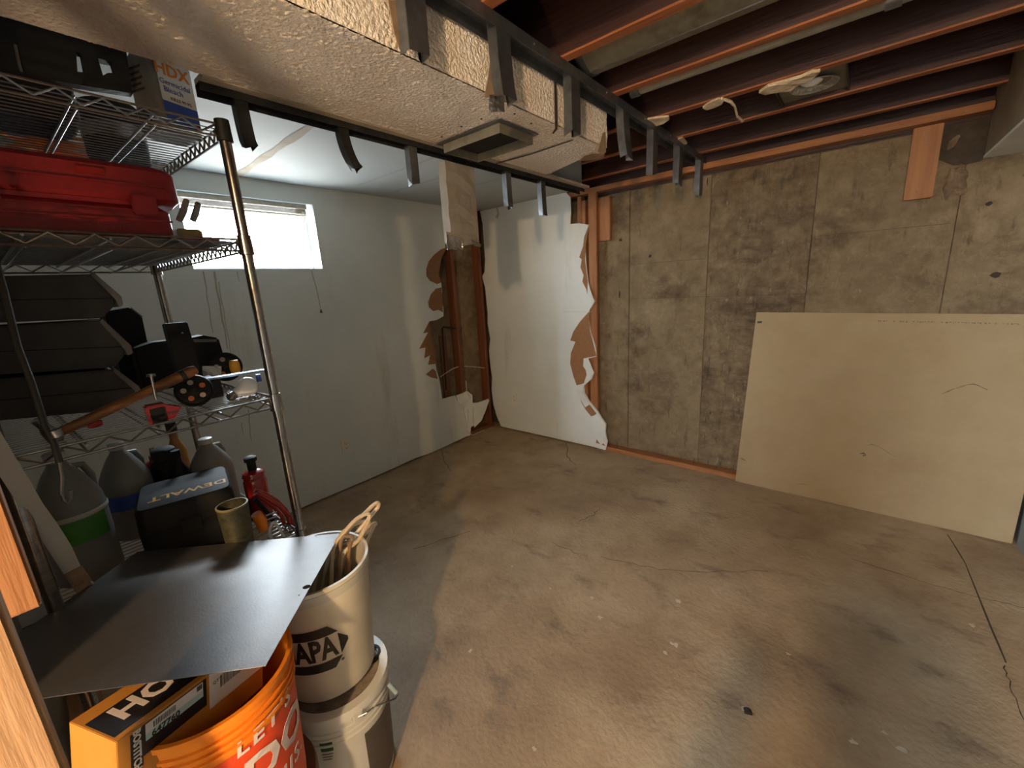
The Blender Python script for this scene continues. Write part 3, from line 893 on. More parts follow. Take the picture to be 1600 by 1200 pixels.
c = at(804, 622, 'y', 0)
outlet('off-white outlet plate on the torn drywall of the far wall', Vector((c.x, -.0005, c.z)), Vector((1, 0, 0)), Vector((0, -1, 0)))
c = at(540, 696, 'x', 0)
outlet('stained outlet plate low on the wall under the window', Vector((.0005, c.y, c.z)), Vector((0, 1, 0)), Vector((1, 0, 0)))

bd = root('drywall_sheet', 'tan sheet of drywall leaning against the concrete wall', 'drywall sheet', (3.1, 0.0, 0))
BL, BR_, TR_, TL_ = Vector((2.42, -.022, 0.001)), Vector((3.768, -.022, 0.001)), Vector((3.778, .084, 1.218)), Vector((2.455, .084, 1.236))
nb = (BR_ - BL).cross(TL_ - BL).normalized()
part('panel', MB().prism([BL, BR_, TR_, TL_], -nb * .0127), 'board', bd)


def onboard(px, py, off=.0008):
    d_ = CF + CR * ((px - 800) / FPX) - CU * ((py - 600) / FPX)
    return CAM + d_ * ((BL - CAM).dot(nb) / d_.dot(nb)) + nb * off


M['scuffink'] = mat('faded_mark', (0.10, 0.07, 0.04), 0.9, noise_s=60, col2=(0.26, 0.19, 0.11))
rnd = random.Random(4)
mb = MB()
x = 1372
while x < 1592:
    w = rnd.uniform(1.5, 4)
    y = 500.5 + (x - 1372) * .022
    if rnd.random() < .8:
        h = rnd.uniform(1.2, 2.6)
        mb.add([onboard(x, y), onboard(x + w, y), onboard(x + w, y + h), onboard(x, y + h)], [(0, 1, 2, 3)])
    x += w + rnd.uniform(.6, 3.5)
tag(part('printed_line', mb, 'scuffink', bd), kind='stuff')
part('printed_mark', MB().add([onboard(1184, 502), onboard(1191, 502), onboard(1190, 505), onboard(1183, 505)], [(0, 1, 2, 3)]), 'ink', bd)


def scratch(px, w):
    rows = []
    for i, (a, b) in enumerate(px):
        q = w * (0.15 + .6 * abs(math.sin(i * 1.7)))
        rows.append([onboard(a, b - q), onboard(a, b + q)])
    return MB().sheet(rows)


part('scuff', scratch([(1470, 616), (1482, 611), (1492, 607), (1502, 604), (1512, 601), (1520, 600), (1528, 602), (1536, 606), (1543, 609)], 1.4), 'scuffink', bd)
part('scuff', scratch([(1343, 709), (1350, 708), (1353, 711), (1348, 712)], 1.5), 'ink', bd)
part('scuff', scratch([(1353, 697), (1362, 694), (1373, 698), (1383, 704), (1392, 710), (1399, 714)], .7), 'scuffink', bd)
part('scuff', scratch([(1245, 757), (1255, 756), (1262, 758)], .7), 'scuffink', bd)
part('scuff', scratch([(1156, 715), (1160, 717), (1166, 720)], .8), 'ink', bd)

# ================================================================== WIRE SHELF UNIT
M['chrome'] = mat('worn_chrome', (0.40, 0.38, 0.36), 0.2, 1.0, noise_s=60, noise_amt=0.3, stain=[((0.20, 0.13, 0.09), 40, 0.5, 0.75, (1, 1, .5))])
M['wire'] = mat('shelf_wire', (0.33, 0.32, 0.31), 0.3, 1.0, noise_s=60, noise_amt=0.4)
M['black'] = mat('black_plastic', (0.008, 0.008, 0.009), 0.6, noise_s=25, noise_amt=0.4, spec=.25)
M['rubber'] = mat('black_rubber', (0.011, 0.010, 0.010), 0.75, noise_s=30, noise_amt=0.4, bump=.2, bump_s=90)
M['red'] = mat('red_plastic', (0.30, 0.008, 0.011), 0.5, noise_s=60, noise_amt=0.25, bump=.15, bump_s=240)
M['redpaint'] = mat('red_enamel', (0.33, 0.013, 0.009), 0.25, noise_s=20, noise_amt=0.3, coat=.4)
M['orange'] = mat('orange_plastic', (0.85, 0.24, 0.015), 0.42, noise_s=14, noise_amt=0.14)
M['binplastic'] = mat('grey_bin_plastic', (0.034, 0.032, 0.029), 0.6, noise_s=30, noise_amt=0.3, bump=.15, bump_s=200)
M['binedge'] = mat('grey_bin_lid', (0.14, 0.13, 0.125), 0.5, noise_s=30, noise_amt=0.2)
M['hickory'] = wood_mat('hammer_handle_wood', (0.24, 0.105, 0.032), (0.14, 0.055, 0.017), 3, 'y', .35)
M['steel'] = mat('tool_steel', (0.32, 0.31, 0.30), 0.3, 1.0, noise_s=20, noise_amt=.5)
M['jug'] = mat('milky_jug_plastic', (0.21, 0.21, 0.195), 0.42, noise_s=9, noise_amt=.18, spec=.4)
M['white'] = mat('white_plastic', (0.48, 0.48, 0.46), 0.4, noise_s=12, noise_amt=.08)
M['green'] = mat('green_label', (0.06, 0.26, 0.04), .5, noise_s=20, noise_amt=.2)
M['blue'] = mat('blue_label', (0.03, 0.09, 0.42), .5, noise_s=20, noise_amt=.2)
M['yellowprint'] = mat('yellow_print', (0.75, 0.38, 0.03), .5, noise_s=30, noise_amt=.1)
M['paper'] = mat('white_paper', (0.72, 0.72, 0.70), .8, noise_s=20, noise_amt=.08)

FRp, FLp = Vector((1.62, -2.733, 0)), Vector((1.641, -3.28, 0))
BRp = Vector((0.706, -2.769, 0))
BLp = FLp + BRp - FRp
eL = (FLp - FRp).normalized()       # along the short end
eD = (BRp - FRp).normalized()       # away along the long side
LW, LD = (FLp - FRp).length, (BRp - FRp).length
UP = Vector((0, 0, 1))
TOP = 1.972
shelf = root('wire_shelf_unit', 'chrome wire shelving unit with rusty grooved posts', 'shelving', (1.17, -3.02, 0))
for p in (FRp, FLp, BRp, BLp):
    pr = [(0.0, 0.0), (.017, 0), (.017, .02), (.0143, .022)]
    z = .05
    while z < TOP - .01:
        pr += [(.0143, z), (.0137, z + .0001), (.0137, z + .0012), (.0143, z + .0013)]
        z += .0254
    pr += [(.0143, TOP - .004), (.010, TOP), (0, TOP)]
    po = part('post', MB().lathe(pr, 14, p), 'chrome', shelf, True)
SH = [1.966, 1.672, 1.206, 0.735]


def truss(a, b, z, n, h=.030, r=.003):
    """zigzag wire between an upper and a lower rail"""
    pts = []
    for i in range(2 * n + 1):
        t = i / (2 * n)
        pts.append(a.lerp(b, t) + UP * (z - (.003 if i % 2 == 0 else h - .003)))
    return MB().tube(pts, r, 5)


for k, z in enumerate(SH):
    for p in (FRp, FLp, BRp, BLp):
        part('sleeve', MB().lathe([(.0146, z - .042), (.0195, z - .041), (.0175, z + .012), (.0146, z + .013)], 14, p), 'chrome' if k else 'black', shelf, True)
    rails = [(FRp, FLp, 7, 'rail'), (BRp, BLp, 7, 'rail'), (FRp, BRp, 22, 'side_rail'), (FLp, BLp, 22, 'side_rail')]
    for a, b, n, nm in rails:
        d_ = (b - a).normalized()
        a2, b2 = a + d_ * .017, b - d_ * .017
        part(nm, MB().tube([a2 + UP * z, b2 + UP * z], .0031, 6), 'wire', shelf, True)
        part(nm, MB().tube([a2 + UP * (z - .031), b2 + UP * (z - .031)], .0031, 6), 'wire', shelf, True)
        part('zigzag_wire', truss(a2, b2, z, n), 'wire', shelf, True)
    for t in (.2, .4, .6, .8):
        a, b = FRp.lerp(BRp, t), FLp.lerp(BLp, t)
        pass
    # deck wires run across the short way, carried by three long bars
    mb = MB()
    nw = 36
    for i in range(1, nw):
        o_ = FRp + eD * (LD * i / nw)
        mb.tube([o_ + eL * .004 + UP * (z - .0055), o_ + eL * (LW - .004) + UP * (z - .0055)], .0017, 4)
    tag(part('deck_wires', mb, 'wire', shelf), kind='stuff')
    for t in (.27, .52, .77):
        a, b = FRp + eL * (LW * t), BRp + eL * (LW * t)
        br = part('support_bar', MB().tube([a + UP * (z - .011), b + UP * (z - .011)], .0032, 6), 'wire', shelf, True)
        part('support_bar', MB().tube([a + eD * .01 + UP * (z - .034), b - eD * .01 + UP * (z - .034)], .0028, 6), 'wire', shelf, True)
part('shelf_liner', MB().prism([FRp + eD * .03 + eL * .02 + UP * (SH[1] - .0032), FRp + eD * (LD - .02) + eL * .02 + UP * (SH[1] - .0032), FRp + eD * (LD - .02) + eL * (LW - .02) + UP * (SH[1] - .0032), FRp + eD * .03 + eL * (LW - .02) + UP * (SH[1] - .0032)], (0, 0, .0015)),
     mat('grey_liner', (0.20, 0.19, 0.17), .8, noise_s=40, noise_amt=.6), shelf)
Z1, Z2, Z3, Z4 = [z - .0035 for z in SH]
Z2 += .002


def poly_x(px, x, dep, flip=False):
    """outline surveyed on a plane x, extruded away along -x"""
    return MB().prism([at(a, b, 'x', x) for a, b in px], (-dep, 0, 0))


def yz(pts, x, dep):
    return MB().prism([(x, a, b) for a, b in pts], (-dep, 0, 0))


# ---- top shelf: bleach jug, black tote, cord coil, dark drum
bj = root('bleach_jug', 'white bleach jug with a blue and red label on the top shelf', 'bottle', (1.44, -2.80, Z1))
Rb = Matrix.Rotation(math.radians(20), 3, 'Z')


def superprof(w, d, n=28, e=.45):
    out = []
    for j in range(n):
        a = 2 * PI * j / n
        c_, s_ = math.cos(a), math.sin(a)
        out.append((w / 2 * math.copysign(abs(c_) ** e, c_), d / 2 * math.copysign(abs(s_) ** e, s_)))
    return out


def lofted(c, secs, rot, e=.45, n=28):
    """stack of superellipse sections (height, width, depth)"""
    mb = MB()
    vs = []
    for h, w, d_ in secs:
        for x, y in superprof(w, d_, n, e):
            vs.append(Vector(c) + rot @ Vector((x, y, 0)) + UP * h)
    fs = [(i * n + j, i * n + (j + 1) % n, (i + 1) * n + (j + 1) % n, (i + 1) * n + j) for i in range(len(secs) - 1) for j in range(n)]
    fs += [tuple(range(n - 1, -1, -1)), tuple((len(secs) - 1) * n + j for j in range(n))]
    return mb.add(vs, fs)


bc = Vector((1.435, -2.80, Z1))
part('body', lofted(bc, [(0, .10, .11), (.01, .108, .118), (.15, .108, .118), (.185, .104, .114), (.205, .085, .09), (.222, .05, .05), (.232, .034, .034), (.245, .034, .034)], Rb), 'jug', bj, True)
part('cap', MB().lathe([(0, .262), (.019, .262), (.021, .24), (.019, .24)], 18, bc), 'blue', bj, True)
fn = Rb @ Vector((1, 0, 0))
fu = Rb @ Vector((0, 1, 0))
R4 = Matrix((fu, UP, fn)).transposed().to_4x4()


def face(u, v, off=.0552):
    return bc + fn * off + fu * u + UP * v


def lab(u0, u1, v0, v1, off=.0556):
    return MB().add([face(u0, v0, off), face(u1, v0, off), face(u1, v1, off), face(u0, v1, off)], [(0, 1, 2, 3)])


part('label', lab(-.045, .045, .02, .175), 'paper', bj)
part('label_band', lab(-.045, .045, .02, .075, .0560), 'blue', bj)
part('label_corner', lab(.028, .045, .02, .036, .0563), 'redpaint', bj)


def ftext(nm, body, size, u, v, m, off=.0564, sh=0.0, bold=0.0):
    part(nm, text_mb(body, size, Matrix.Translation(face(u, v, off)) @ R4, .0003, font_shear=sh, bold=bold), m, bj)


ftext('lettering', 'HDX', .040, -.006, .152, 'orange', bold=.001)
ftext('lettering', 'Germicidal', .018, -.004, .122, 'blue')
ftext('lettering', 'Bleach', .019, -.012, .104, 'blue')
ftext('lettering', 'KILLS 99.9%', .011, .004, .084, 'ink')
sn = -fu


def sface(u, v, off=.0602):
    return bc + sn * off + fn * u + UP * v


sq = lambda u0, u1, v0, v1, off=.0605: MB().add([sface(u0, v0, off), sface(u1, v0, off), sface(u1, v1, off), sface(u0, v1, off)], [(0, 1, 2, 3)])
part('barcode', sq(-.03, .02, .02, .055), 'ink', bj)
for i in range(5):
    part('fine_print', sq(-.035, .02 - .008 * (i % 2), .10 + i * .013, .106 + i * .013), 'ink', bj)

tt = root('tool_tote', 'black tool bag with open carrying handles on the top shelf', 'tool bag', (1.3, -3.05, Z1))
xq = 1.47
ho = [[at(a, b, 'x', xq) for a, b in [(119, 80), (127, 82), (133, 113), (121, 112)]], [at(a, b, 'x', xq) for a, b in [(153, 91), (175, 96), (180, 114), (168, 114), (161, 118)]]]
zc_ = lambda p: Vector((p.x, p.y, min(max(p.z, Z1 + .001), 2.235)))
ol_ = [zc_(at(a, b, 'x', xq)) for a, b in [(-60, 0), (60, 25), (150, 48), (196, 70), (203, 120), (208, 146), (120, 132), (-60, 98)]]
part('front_panel', MB().prism(ol_, (-.03, 0, 0), ho), 'rubber', tt, bevel=0)
part('bag_body', lofted((1.33, -3.14, Z1 + .0005), [(0, .20, .30), (.01, .22, .32), (.09, .22, .32), (.10, .21, .31)], Matrix.Identity(3), .35), 'rubber', tt, True)
part('zip_strip', MB().tube([at(a, b, 'x', xq + .004) for a, b in [(24, 70), (30, 100), (34, 112)]], .003, 6), 'binedge', tt, True)
dr = root('round_drum', 'dark round drum standing behind the bleach jug', 'drum', (1.05, -2.87, Z1))
part('barrel', MB().lathe([(0, .0005), (.075, .0005), (.078, .01), (.078, .15), (.07, .165), (0, .165)], 28, (1.09, -2.865, Z1)), 'rubber', dr, True)
part('band', MB().lathe([(.0785, .06), (.080, .06), (.080, .10), (.0785, .10)], 28, (1.09, -2.865, Z1)), 'steel', dr, True)
cr = root('cord_coil', 'orange extension cord coiled flat at the back of the top shelf', 'cord', (0.92, -2.98, Z1))
mb = MB()
pts = []
for i in range(150):
    a = i * 2 * PI / 30
    r_ = .065 + .018 * math.sin(i * .37)
    pts.append((.90 + r_ * 1.1 * math.cos(a), -2.98 + r_ * 1.5 * math.sin(a), Z1 + .007 + i * .0006))
part('cable', MB().tube(pts, .006, 6), 'orange', cr, True)

# ---- second shelf: red case, clamp with two grips
rc = root('red_tool_case', 'red moulded plastic tool case lying on the second shelf', 'tool case', (1.4, -3.06, Z2))


def case_half(z0, z1, zin, y1):
    y0 = -3.33
    prof = [(1.575, y1 - .03), (1.575, y0), (1.25, y0), (1.25, y1 - .03), (1.28, y1), (1.545, y1)]
    mb = MB()
    lv = [(z0, -.012), (z0 + .012, 0.0), (z1 - .012, 0.0), (z1, -.012)]
    n = 32
    c_ = Vector((1.41, (y0 + y1) / 2, 0))
    return lofted(c_, [(z, (1.575 - 1.25) + 2 * o_, (y1 - y0) + 2 * o_) for z, o_ in lv], Matrix.Identity(3), .22, 40)


part('lid', case_half(Z2 + .088, Z2 + .176, 0, -2.845), 'red', rc, True)
part('base', case_half(Z2 + .0005, Z2 + .082, 0, -2.872), 'red', rc, True)
part('seam', lofted((1.41, (-3.33 - 2.88) / 2, 0), [(Z2 + .080, .31, .43), (Z2 + .090, .31, .43)], Matrix.Identity(3), .22, 40), 'red', rc)
for y in (-2.93, -3.19):
    part('latch', MB().box(1.572, 1.582, y - .025, y + .025, Z2 + .055, Z2 + .105), 'red', rc, bevel=.003)
for z in (.125, .042):
    part('rib', MB().box(1.5745, 1.5775, -3.3, -2.88, Z2 + z, Z2 + z + .004), 'red', rc)
part('badge', MB().box(1.5745, 1.577, -3.04, -2.99, Z2 + .140, Z2 + .155), 'redpaint', rc)
ck = root('twin_grip_clamp', 'small yellow and red clamp with two upright grips beside the red case', 'clamp', (1.5, -2.81, Z2))
M['khaki'] = mat('khaki_paint', (0.30, 0.24, 0.08), .6, noise_s=20, noise_amt=.4)
cy = at(300, 352, 'x', 1.5).y
part('base_plate', MB().box(1.44, 1.56, -2.868, -2.775, Z2 + .0005, Z2 + .012), 'redpaint', ck, bevel=.002)
part('body', MB().box(1.455, 1.53, -2.864, -2.805, Z2 + .012, Z2 + .036), 'khaki', ck, bevel=.004)
for px0, py0, px1, py1 in ((280, 345, 291, 315), (301, 345, 309, 320)):
    g_ = part('grip', MB().tube([at(px0, py0, 'x', 1.5), at((px0 + px1) / 2 + 1, (py0 + py1) / 2, 'x', 1.5), at(px1, py1, 'x', 1.5)], [.008, .009, .0075], 10), mat('grey_grip', (0.26, 0.27, 0.29), .5, noise_s=20, noise_amt=.2), ck, True)
    part('grip_tip', MB().tube([at(px1, py1, 'x', 1.5), at(px1 + 1.5, py1 - 3, 'x', 1.5)], [.0082, .006], 10), 'khaki', g_, True)

# ---- third shelf: grey organiser bins, black tools, hammer and the rest
bins = [([(-40, 432), (146, 428), (178, 466), (177, 480), (160, 497), (-40, 506)], [(146, 425), (190, 463), (193, 477), (186, 480), (181, 468), (142, 430)]),
        ([(-40, 512), (160, 500), (194, 542), (195, 556), (179, 574), (-40, 588)], [(160, 498), (205, 540), (208, 552), (200, 556), (194, 546), (156, 503)]),
        ([(-40, 596), (179, 577), (214, 606), (214, 622), (190, 640), (-40, 661)], [(179, 575), (218, 604), (220, 612), (213, 614), (208, 608), (176, 580)])]
for (bp_, lp_), w_ in zip(bins, ('top of the three stacked', 'middle of the three stacked', 'bottom of the three stacked')):
    zb_ = min(at(a, b, 'x', 1.36).z for a, b in bp_)
    r_ = root('storage_bin', 'dark grey angular plastic bin, ' + w_, 'storage bin', (1.2, -3.15, max(zb_, Z3)), group='grey bins stacked on the third shelf')
    P_ = [at(a, b, 'x', 1.36) for a, b in bp_]
    dz_ = max(0, Z3 + .001 - min(p.z for p in P_))
    part('shell', MB().prism([p + UP * dz_ for p in P_], (-.30, 0, 0)), 'binplastic', r_, bevel=.004)
    part('lid_edge', MB().prism([at(a, b, 'x', 1.366) + UP * dz_ for a, b in lp_], (-.31, 0, 0)), 'binedge', r_, bevel=.002)
    part('groove', MB().prism([at(a, b, 'x', 1.362) + UP * dz_ for a, b in ((bp_[0][0], (bp_[0][1] + bp_[5][1]) / 2), (bp_[2][0] - 3, bp_[2][1] - 1), (bp_[2][0] - 3, bp_[2][1] + .6), (bp_[0][0], (bp_[0][1] + bp_[5][1]) / 2 + 1.6))], (-.004, 0, 0)), 'black', r_)

kc = root('black_hard_case', 'black hard case with a chamfered corner behind the grey bins', 'tool case', (1.1, -2.9, Z3))
pp = [at(a, b, 'x', .955) for a, b in [(163, 487), (204, 480), (222, 494), (232, 540)]]
part('shell', MB().prism([pp[0], pp[1], pp[2], pp[3], Vector((.955, pp[3].y + .01, Z3 + .001)), Vector((.955, pp[0].y, Z3 + .001))], (-.16, 0, 0)), 'black', kc, bevel=.005)
part('rim', MB().prism([pp[1] + UP * .001, pp[2] + UP * .001, pp[2] - UP * .005, pp[1] - UP * .005], (.003, 0, 0)), 'binedge', kc)
bb = root('battery_charger', 'upright flat black charger block standing on the third shelf', 'charger', (1.28, -2.87, Z3))
q = [at(a, b, 'x', 1.30) for a, b in [(258, 506), (293, 503)]]
part('body', MB().prism([q[0], q[1], Vector((1.30, q[1].y + .012, Z3 + .001)), Vector((1.30, q[0].y + .002, Z3 + .001))], (-.05, 0, 0)), 'black', bb, bevel=.003)
part('screw', MB().lathe([(0, 0), (.003, 0), (.003, .001)], 8, at(285, 520, 'x', 1.3015), Matrix.Rotation(PI / 2, 3, 'Y')), 'steel', bb)
dl = root('power_tool', 'low black power tool body lying behind the charger block', 'power tool', (1.0, -2.85, Z3))
q = [at(a, b, 'x', 1.06) for a, b in [(208, 545), (240, 535), (300, 528), (318, 524), (342, 528), (348, 548), (352, 562)]]
part('body', MB().prism(q + [Vector((1.06, q[-1].y, Z3 + .001)), Vector((1.06, q[0].y, Z3 + .001))], (-.09, 0, 0)), 'black', dl, bevel=.006)
q = [at(a, b, 'x', 1.064) for a, b in [(302, 530), (338, 530), (339, 534), (304, 535)]]
part('trim_strip', MB().prism(q, (-.08, 0, 0)), 'binedge', dl)

hm = root('hammer', 'ball-peen hammer with a varnished wooden handle', 'hammer', (1.57, -3.05, Z3))
h0, h1 = at(92, 676, 'x', 1.545), at(306, 577, 'x', 1.51)
hh = [h0.lerp(h1, t) for t in (0, .12, .3, .5, .7, .85, .95, 1)]
part('handle', MB().tube(hh, [.011, .0115, .0125, .0115, .0135, .015, .0152, .012], 14), 'hickory', hm, True)
part('grip_band', MB().tube([h0.lerp(h1, .86), h0.lerp(h1, .9)], .0158, 14), 'rubber', hm, True)
hd = (h1 - h0).normalized()
hx = Vector((hd.y * 0 + 1, 0, 0)).cross(hd).normalized()
hc = h0 - hd * .012
zt_, zb_ = hc + hx * .045, hc - hx * .045
if min(zt_.z, zb_.z) < Z3 + .016:
    up_ = Z3 + .018 - min(zt_.z, zb_.z)
head = MB().tube([hc + hx * .05, hc + hx * .046, hc + hx * .026, hc + hx * .014, hc - hx * .014, hc - hx * .02, hc - hx * .03], [.004, .013, .010, .014, .014, .010, .012], 14)
part('head', head, 'steel', hm, True)

cl = root('red_bolt_clamp', 'red clamp block with an upright bolt near the hammer', 'clamp', (1.57, -3.0, Z3))
yb0, yb1 = at(228, 640, 'x', 1.605).y, at(262, 640, 'x', 1.605).y
part('block', MB().box(1.565, 1.605, yb0, yb1, Z3 + .0005, Z3 + .048), 'redpaint', cl, bevel=.003)
part('jaw', MB().prism([(1.605, yb1 - .004, Z3 + .044), (1.605, yb1 + .03, Z3 + .030), (1.605, yb1 + .012, Z3 + .006), (1.605, yb1 - .004, Z3 + .003)], (-.035, 0, 0)), 'redpaint', cl)
part('face_plate', MB().box(1.6055, 1.608, yb0 + .006, yb1 - .006, Z3 + .003, Z3 + .040), 'black', cl)
s0, s1 = at(244, 624, 'x', 1.587), at(236, 587, 'x', 1.587)
bo_ = part('bolt', MB().tube([s0, s1], .0032, 8), 'steel', cl, True)
part('bolt_head', MB().tube([s1 - (s1 - s0).normalized() * .002, s1 + (s1 - s0).normalized() * .004], [.010, .009], 12), 'steel', bo_, True)


def wheel(lab_, c, r, nrm, holes, hub, grp=None):
    r_ = root('perforated_disc', lab_, 'disc', c - UP * r)
    R3 = nrm.to_track_quat('Z', 'Y').to_matrix()
    part('disc', MB().lathe([(0, -.006), (r * .9, -.006), (r, -.003), (r, .003), (r * .92, .008), (r * .85, .005), (0, .005)], 32, c, R3), 'black', r_, True)
    for k in range(holes):
        a = 2 * PI * k / holes + .5
        p = c + R3 @ Vector((r * .52 * math.cos(a), r * .52 * math.sin(a), .0055))
        part('hole_insert', MB().lathe([(0, .001), (r * .15, .001), (r * .16, 0)], 12, p, R3), ('copper' if k % 3 == 0 else 'paleinsert'), r_, True)
    part('hub', MB().lathe([(0, .010), (r * .14, .010), (r * .18, .005)], 14, c, R3), 'rubber', r_, True)
    return r_


M['copper'] = mat('copper_insert', (0.55, 0.16, 0.05), .4, noise_s=30, noise_amt=.3)
M['paleinsert'] = mat('pale_insert', (0.45, 0.38, 0.34), .5, noise_s=30, noise_amt=.3)
vdir = lambda c: (CAM - c).normalized()
c = at(304, 613, 'x', 1.49)
c.z = Z3 + .0485
wheel('black disc with copper and pale inserts beside the hammer', c, .048, (vdir(c) + UP * .15).normalized(), 5, 1)
c = at(352, 570, 'x', 1.12)
c.z = Z3 + .0565
w2 = wheel('black disc with pale inserts and an orange knob at the back', c, .056, (vdir(c) + UP * .1).normalized(), 5, 1)
part('orange_knob', MB().lathe([(0, .03), (.014, .028), (.018, .012), (.018, -.012), (.014, -.02), (0, -.02)], 16, at(367, 574, 'x', 1.15)), 'yellowprint', w2, True)

fb = root('flat_steel_bar', 'flat steel straightedge bar resting across the third shelf end', 'tool', (1.3, -2.78, Z3))
a, b = at(312, 594, 'x', 1.40), at(414, 578, 'x', 1.40)
ax_ = (b - a).normalized()
M['bluesteel'] = mat('bright_steel', (0.36, 0.42, 0.50), .22, .9, noise_s=20, noise_amt=.25)
R3 = Matrix((ax_, ax_.cross(UP).normalized() * -1, UP)).transposed()
part('bar', MB().obox((a + b) / 2, ((b - a).length, .03, .006), R3), 'bluesteel', fb, bevel=.001)
p = at(404, 590, 'x', 1.395)
part('peg', MB().tube([p + UP * .012, Vector((p.x, p.y, max(Z3 + .02, p.z - .014)))], .008, 12), 'blue', fb, True)
part('wooden_foot', MB().box(1.30, 1.42, a.y - .0, a.y + .05, Z3 + .0005, a.z - .004), 'black', fb)
pp_ = root('paper_scraps', 'crumpled white paper slip by the perforated discs', 'paper', (1.2, -2.8, Z3 + .05))
part('slip', MB().sheet([[at(x, y, 'x', 1.25 + .01 * math.sin(x + y)) for x in (316, 324, 332, 340, 346)] for y in (572, 577, 582, 587)]), 'paper', pp_)

lb = root('light_bulb', 'white frosted light bulb lying at the end of the third shelf', 'light bulb', (1.5, -2.77, Z3))
bcn = at(388, 610, 'x', 1.5)
bcn.z = Z3 + .0315
bas = at(366, 624, 'x', 1.5)
bd_ = (Vector((bas.x + .01, bas.y, Z3 + .016)) - bcn).normalized()
R3 = (-bd_).to_track_quat('Z', 'Y').to_matrix()
part('glass_globe', MB().lathe([(0, .031), (.012, .0285), (.022, .022), (.029, .011), (.031, 0), (.029, -.011), (.023, -.022), (.016, -.033), (.0135, -.042), (.0135, -.046)], 24, bcn, R3), mat('frosted_glass_white', (0.78, 0.84, 0.90), .18, noise_s=10, noise_amt=.05, coat=.6), lb, True)
part('screw_base', MB().lathe([(.0137, -.044), (.0125, -.047), (.0137, -.050), (.0125, -.053), (.0137, -.056), (.0125, -.059), (.0135, -.062), (.008, -.068), (.004, -.070), (0, -.070)], 18, bcn, R3), 'steel', lb, True)
sd = root('screwdriver', 'red-handled screwdriver lying under the hammer handle', 'screwdriver', (1.5, -3.1, Z3))
a, b = at(135, 662, 'x', 1.5), at(160, 659, 'x', 1.5)
a.z = b.z = Z3 + .012
part('handle', MB().tube([a, a.lerp(b, .5), b], [.008, .011, .007], 10), 'redpaint', sd, True)
part('shaft', MB().tube([a, a + (a - b).normalized() * .07], .003, 6), 'steel', sd, True)

# bungee cord hanging down the shelf end
bg_ = root('bungee_cord', 'black bungee cord with an open hook hanging on the shelf end', 'bungee cord', (1.68, -3.2, .9))
px = [(-30, 330), (5, 450), (27, 540), (50, 600), (70, 664), (84, 690), (93, 722)]
part('cord', MB().tube([at(a, b, 'x', 1.672) for a, b in px], .006, 8), 'rubber', bg_, True)
part('hook', MB().tube([at(a, b, 'x', 1.672) for a, b in [(92, 716), (97, 745), (96, 770), (99, 782), (105, 785), (110, 780), (110, 766)]], .0038, 8), 'steel', bg_, True)
part('coil', MB().tube([at(a, b, 'x', 1.672) for a, b in [(84, 672), (90, 682)]], .011, 10), 'steel', bg_, True)


# ---- lower shelf: jugs, jars, case, cup, jack, cables
def jug(name, lab_, c, r, H, capm, labm=None, lz=(.08, .16), handle=True, bodym='jug', text=None):
    r_ = root(name, lab_, 'jug', c)
    part('body', lofted(c, [(0.0005, 1.75 * r, 1.75 * r), (.01, 2 * r, 2 * r), (H * .55, 2 * r, 2 * r), (H * .64, 1.9 * r, 1.9 * r), (H * .74, 1.5 * r, 1.5 * r), (H * .85, .95 * r, .95 * r), (H * .90, .6 * r, .6 * r), (H * .93, .5 * r, .5 * r)], Matrix.Rotation(.5, 3, 'Z'), 1.0), bodym, r_, True)
    part('cap', MB().lathe([(r * .27, H * .925), (r * .31, H * .93), (r * .31, H * .995), (r * .27, H), (0, H)], 18, c), capm, r_, True)
    if handle:
        hd_ = Vector((-.6, .8, 0))
        part('handle', MB().tube([c + hd_ * (.33 * r) + UP * (H * .86), c + hd_ * (.8 * r) + UP * (H * .84), c + hd_ * (1.02 * r) + UP * (H * .74), c + hd_ * (1.0 * r) + UP * (H * .6)], .009, 10), bodym, r_, True)
    if labm:
        k = 13
        va = math.atan2(CAM.y - c.y, CAM.x - c.x)
        rows = []
        for z in lz:
            rows.append([c + Vector(((r + .0012) * math.cos(va + (j / (k - 1) - .5) * 1.9), (r + .0012) * math.sin(va + (j / (k - 1) - .5) * 1.9), z)) for j in range(k)])
        part('label', MB().sheet(rows), labm, r_, True)
    return r_


jg = jug('chemical_jug', 'large cloudy jug with a green label and white band on the lower shelf', Vector((1.30, -3.208, Z4)), .074, .39, 'white', 'green', (.13, .20))
c = Vector((1.30, -3.208, Z4))
part('white_band', MB().lathe([(.0752, .202), (.077, .205), (.077, .213), (.0752, .216)], 32, c), 'white', jg, True)
jb = jug('vinegar_jug', 'cloudy jug with a blue label and white cap on the lower shelf', Vector((1.12, -3.068, Z4)), .068, .335, 'white', 'blue', (.115, .165))
jug('water_jug', 'plain milky plastic jug standing behind the black power-tool case', Vector((1.16, -2.835, Z4)), .07, .282, 'white')
bk = root('black_jar', 'black jar with a small white label between the jugs', 'jar', (1.3, -2.99, Z4))
c = Vector((1.08, -2.95, Z4))
part('body', MB().lathe([(0, .0005), (.045, .0005), (.047, .01), (.047, .20), (.04, .22), (.03, .225)], 24, c), 'black', bk, True)
part('lid', MB().lathe([(.032, .22), (.036, .222), (.036, .26), (.03, .265), (0, .265)], 24, c), 'rubber', bk, True)
part('label', MB().sheet([[c + Vector((.048 * math.cos(a), .048 * math.sin(a), z)) for a in (-.5, -.3, -.1, .1, .2)] for z in (.10, .15)]), 'paper', bk)
bo2 = root('black_bottle', 'tall thin black bottle with a white barcode beside the milky jug', 'bottle', (1.25, -2.92, Z4))
c = Vector((1.175, -2.93, Z4))
